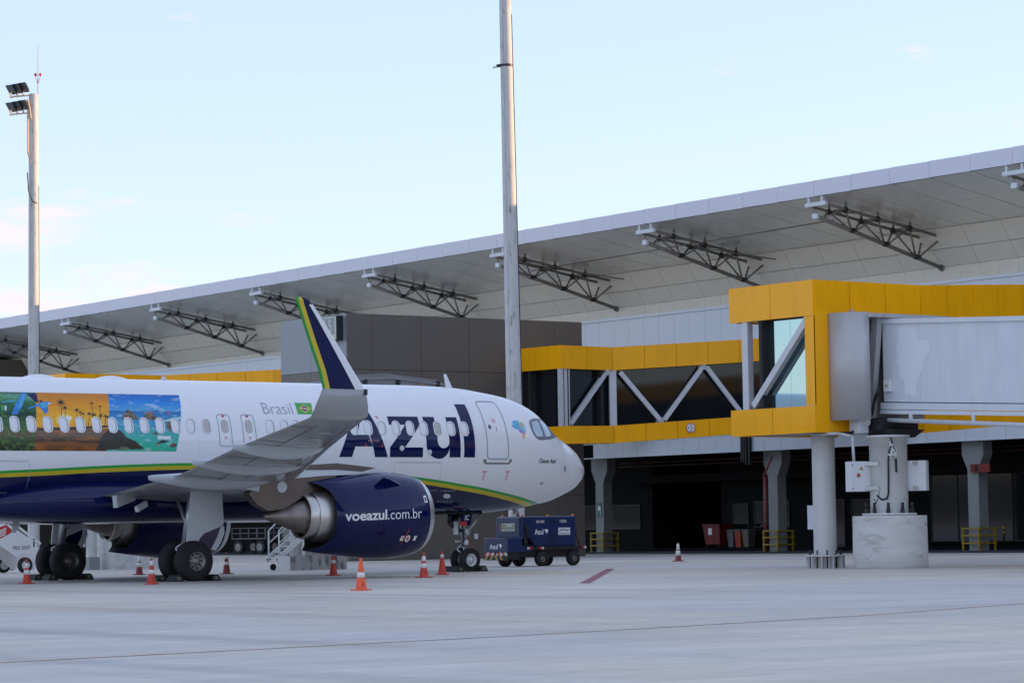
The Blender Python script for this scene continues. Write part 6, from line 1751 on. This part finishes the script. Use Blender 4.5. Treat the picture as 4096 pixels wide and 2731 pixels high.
flat_text('lettering', tk, 'white_plain', 'Azul', lambda u, v: fr(u, v), (0.36, 0.86, 0.64, 0.82), bold=0.02)
bird_emblem(fr, 1.02, 0.74, 0.18)
def sdp(u, v): return (u, -0.006, v)
flat_text('lettering', tk, 'white_plain', 'Azul', sdp, (1.22, 1.62, 1.14, 1.34), bold=0.02)
bird_emblem(sdp, 1.76, 1.25, 0.18)
flat_text('lettering', tk, 'white_plain', 'GPU1203', sdp, (1.3, 1.66, 1.56, 1.65), bold=0.02)
flat_text('lettering', tk, 'white_plain', '115KVA', sdp, (2.38, 2.68, 1.56, 1.67), bold=0.02)
m = MB(); m.box(2.30, 2.84, -0.012, -0.004, 1.12, 1.38); pl_ = m.build('maker_plate', 'white_plain', tk)
flat_text('lettering', tk, 'black_text', 'JetPower', lambda u, v: (u, -0.016, v), (2.33, 2.81, 1.23, 1.35), bold=0.01, shear=0.2)
m = MB(); m.box(2.33, 2.81, -0.015, -0.012, 1.15, 1.19); m.build('plate_rule', 'seam_grey', tk)
for (a, b) in ((0.42, 0.72), (1.55, 0.05), (3.0, 0.05), (2.75, 1.32), (1.5, 1.35)):
    m = MB(); m.lathe([(-0.1, 0.12), (-0.1, 0.24), (-0.07, 0.27), (0.07, 0.27), (0.1, 0.24), (0.1, 0.12)], 'y', (a, b, 0.27), 24); wo = m.build('wheel', 'rubber', tk)
    m = MB(); m.lathe([(-0.08, 0.12), (-0.06, 0.1), (-0.06, 0.04), (-0.1, 0.03), (-0.1, 0.001)], 'y', (a, b, 0.27), 16); m.build('rim', 'rim_dark', wo)

# ================================================================== DOCKED JET BRIDGE BEHIND THE FUSELAGE
db = thing('jet_bridge', 'grey boarding bridge docked behind the fuselage, only its roof showing above', 'jet bridge', (-0.9, 10.5, 0))
m = MB(); m.prism([(-1.78, 4.4), (-1.78, 5.70), (-1.77, 5.83), (-0.46, 5.91), (1.7, 5.73), (1.7, 4.4)], 'xz', -8.3, -5.5); cabm = m.build('cab', 'hood_grey', db)
cabm.location.z = 0.52
for k, yy in enumerate((-8.36, -8.2, -8.0)):
    m = MB(); zz = 6.12 + 0.07 * k
    m.bar((-1.8, yy, zz + 0.17), (-0.46, yy, zz + 0.25), 0.05, 0.06); m.bar((-0.46, yy, zz + 0.25), (1.7, yy, zz + 0.06), 0.05, 0.06); m.build('canopy_hoop', 'hood_grey', db)
for xx in (-1.5, -0.2, 1.4):
    m = MB(); m.box(xx, xx + 0.09, -8.42, -8.3, 6.1, 6.3); m.build('hoop_clip', 'bolt_dark', db)
m = MB(); m.box(-1.1, 1.3, -5.5, 15.0, 3.5, 6.1); m.build('tunnel', 'tunnel_white', db)
m = MB(); m.box(2.05, 2.25, 1.6, 1.9, 0.5, 3.6); m.build('lift_column', 'pier_white', db)
pr = thing('bridge_pier', 'white round post beside a white concrete block seen under the belly', 'pier', (0.3, 25.7, 0))
m = MB(); m.lathe([(0.5, 0.21), (3.6, 0.21)], 'z', n=24); m.build('shaft', 'pier_white', pr)
m = MB(); m.box(-0.24, 0.24, -0.24, 0.24, 0, 0.5); m.build('plinth', 'column_grey', pr)
m = MB(); m.box(0.55, 3.1, -0.8, 0.9, 0, 2.2); m.build('concrete_block', 'concrete_white', pr)
m = MB(); m.tube((-0.32, 0, 0.9), (-0.32, 0, 3.6), 0.05, n=8); m.build('conduit', 'bracket_white', pr)
# stairs and concrete block under the engine
cb = thing('concrete_block', 'low stained concrete block on the apron behind the engine', 'concrete block', (1.5, 11.45, 0))
m = MB(); m.box(-1.18, 1.2, -0.42, 0.42, 0, 0.52); m.build('block', 'concrete_old', cb)
m = MB(); m.box(-1.21, -1.182, -0.41, 0.41, 0.003, 0.515); m.build('end_face', 'concrete_white', cb)
st = thing('service_stairs', 'white steel stairs with handrail beside the stained concrete block', 'stairs', (0.3, 12.3, 0))
for yy in (-0.35, 0.35):
    m = MB(); m.bar((0.0, yy, 0.36), (1.9, yy, 1.75), 0.05, 0.18); m.build('stringer', 'white_plain', st)
    m = MB(); m.pipe([(0.12, yy, 0.42), (0.12, yy, 1.42), (0.35, yy, 1.62), (1.9, yy, 2.75)], 0.028, 8); m.tube((0.12, yy, 0.98), (1.9, yy, 2.28), 0.025, n=8); m.tube((1.15, yy, 0.0), (1.15, yy, 1.2), 0.06, n=8); m.build('handrail', 'white_plain', st)
for k in range(7):
    t_ = (k + 0.5) / 7; m = MB(); m.box(1.9 * t_ - 0.12, 1.9 * t_ + 0.12, -0.34, 0.34, 0.36 + 1.39 * t_ - 0.02, 0.36 + 1.39 * t_ + 0.02); m.build('tread', 'bridge_steel', st)
m = MB(); m.tube((0.25, -0.3, 0.12), (0.25, -0.24, 0.12), 0.12, n=14); m.tube((0.25, 0.24, 0.12), (0.25, 0.3, 0.12), 0.12, n=14); m.build('wheel', 'rubber', st)

# ================================================================== PASSENGER STEPS AT THE LEFT
ps = thing('passenger_steps', 'white towable passenger steps with red diamond and black lettering at the left edge', 'boarding stairs', (-5.0, 21.4, 0))
def pp(x, z): return (x + 5.0, z)
m = MB(); pg = [pp(-7.6, 3.15), pp(-5.9, 2.07), pp(-4.39, 1.11), pp(-4.31, 0.95), pp(-4.32, 0.80), pp(-4.44, 0.11), pp(-4.62, 0.11), pp(-5.06, 0.49), pp(-5.91, 1.07), pp(-7.6, 2.2)]
m.prism(pg, 'xz', -0.05, 0.0); m.build('side_panel', 'white_plain', ps)
m = MB(); m.prism(pg, 'xz', 1.5, 1.55); m.build('side_panel', 'white_plain', ps)
for k in range(11):
    t_ = (k + 0.5) / 11; x_, z_ = -7.5 + 3.0 * t_, 2.75 - 1.95 * t_
    m = MB(); m.box(x_ + 5 - 0.14, x_ + 5 + 0.14, 0.0, 1.5, z_ - 0.02, z_ + 0.02); m.build('tread', 'bridge_steel', ps)
m = MB(); m.bar((-0.56 - 1.4, -0.02, 2.02 + 0.98), (0.80, -0.02, 1.07), 0.06, 0.09); m.bar((0.52, -0.02, 0.95), (0.52, -0.02, 1.28), 0.06, 0.06); m.bar((-0.6, -0.02, 1.8), (-0.6, -0.02, 2.1), 0.06, 0.06); m.build('handrail', 'white_plain', ps)
m = MB(); y_ = -0.055
m.add([(-0.63, y_, 1.80), (-0.38, y_, 1.60), (-0.44, y_, 1.49), (-0.91, y_, 1.27), (-1.25, y_, 1.45), (-1.2, y_, 1.62)], [tuple(range(6))]); dm = m.build('red_diamond', 'chevron_red', ps)
m = MB(); m.add([(-0.62, y_ - 0.004, 1.70), (-0.66, y_ - 0.004, 1.42), (-0.92, y_ - 0.004, 1.34), (-0.95, y_ - 0.004, 1.58)], [(0, 1, 2, 3)]); m.build('emblem', 'white_plain', dm)
for k in range(3):
    m = MB(); m.bar((-0.92 + 0.03 * k, y_ - 0.006, 1.40 + 0.08 * k), (-0.66 + 0.01 * k, y_ - 0.006, 1.47 + 0.08 * k), 0.004, 0.025); m.build('emblem', 'chevron_red', dm)
flat_text('lettering', ps, 'black_text', 'PBS 3047', lambda u, v: (u, -0.056, v + (u + 0.35) * 0.02), (-0.35, 0.37, 0.86, 1.0), bold=0.0)
for (xx, yy) in ((0.08, -0.16), (0.08, 1.6), (-2.0, -0.16), (-2.0, 1.6)):
    m = MB(); m.lathe([(-0.09, 0.17), (-0.09, 0.27), (-0.06, 0.29), (0.06, 0.29), (0.09, 0.27), (0.09, 0.17)], 'y', (xx, yy, 0.29), 24); wo = m.build('wheel', 'rubber', ps)
    m = MB(); m.lathe([(-0.07, 0.175), (-0.05, 0.14), (-0.05, 0.06), (-0.08, 0.05), (-0.08, 0.001)], 'y', (xx, yy, 0.29), 18); m.build('rim', 'rim_white', wo)
tbr = thing('tow_bar', 'yellow tow bar lying low on the apron at the left picture edge', 'tow bar', (-1.3, 30.0, 0), 0.12)
m = MB(); m.bar((-2.2, 0, 0.12), (0.25, 0, 0.36), 0.16, 0.12); m.build('bar', 'towbar_yellow', tbr)
m = MB(); m.bar((0.1, 0, 0.36), (0.04, 0, 0.64), 0.07, 0.09); m.build('handle', 'towbar_yellow', tbr)
m = MB(); m.tube((0.27, 0, 0.36), (0.33, 0, 0.05), 0.05, n=8); m.tube((0.33, -0.05, 0.08), (0.33, 0.05, 0.08), 0.09, n=12); m.build('jack_wheel', 'truck_black', tbr)
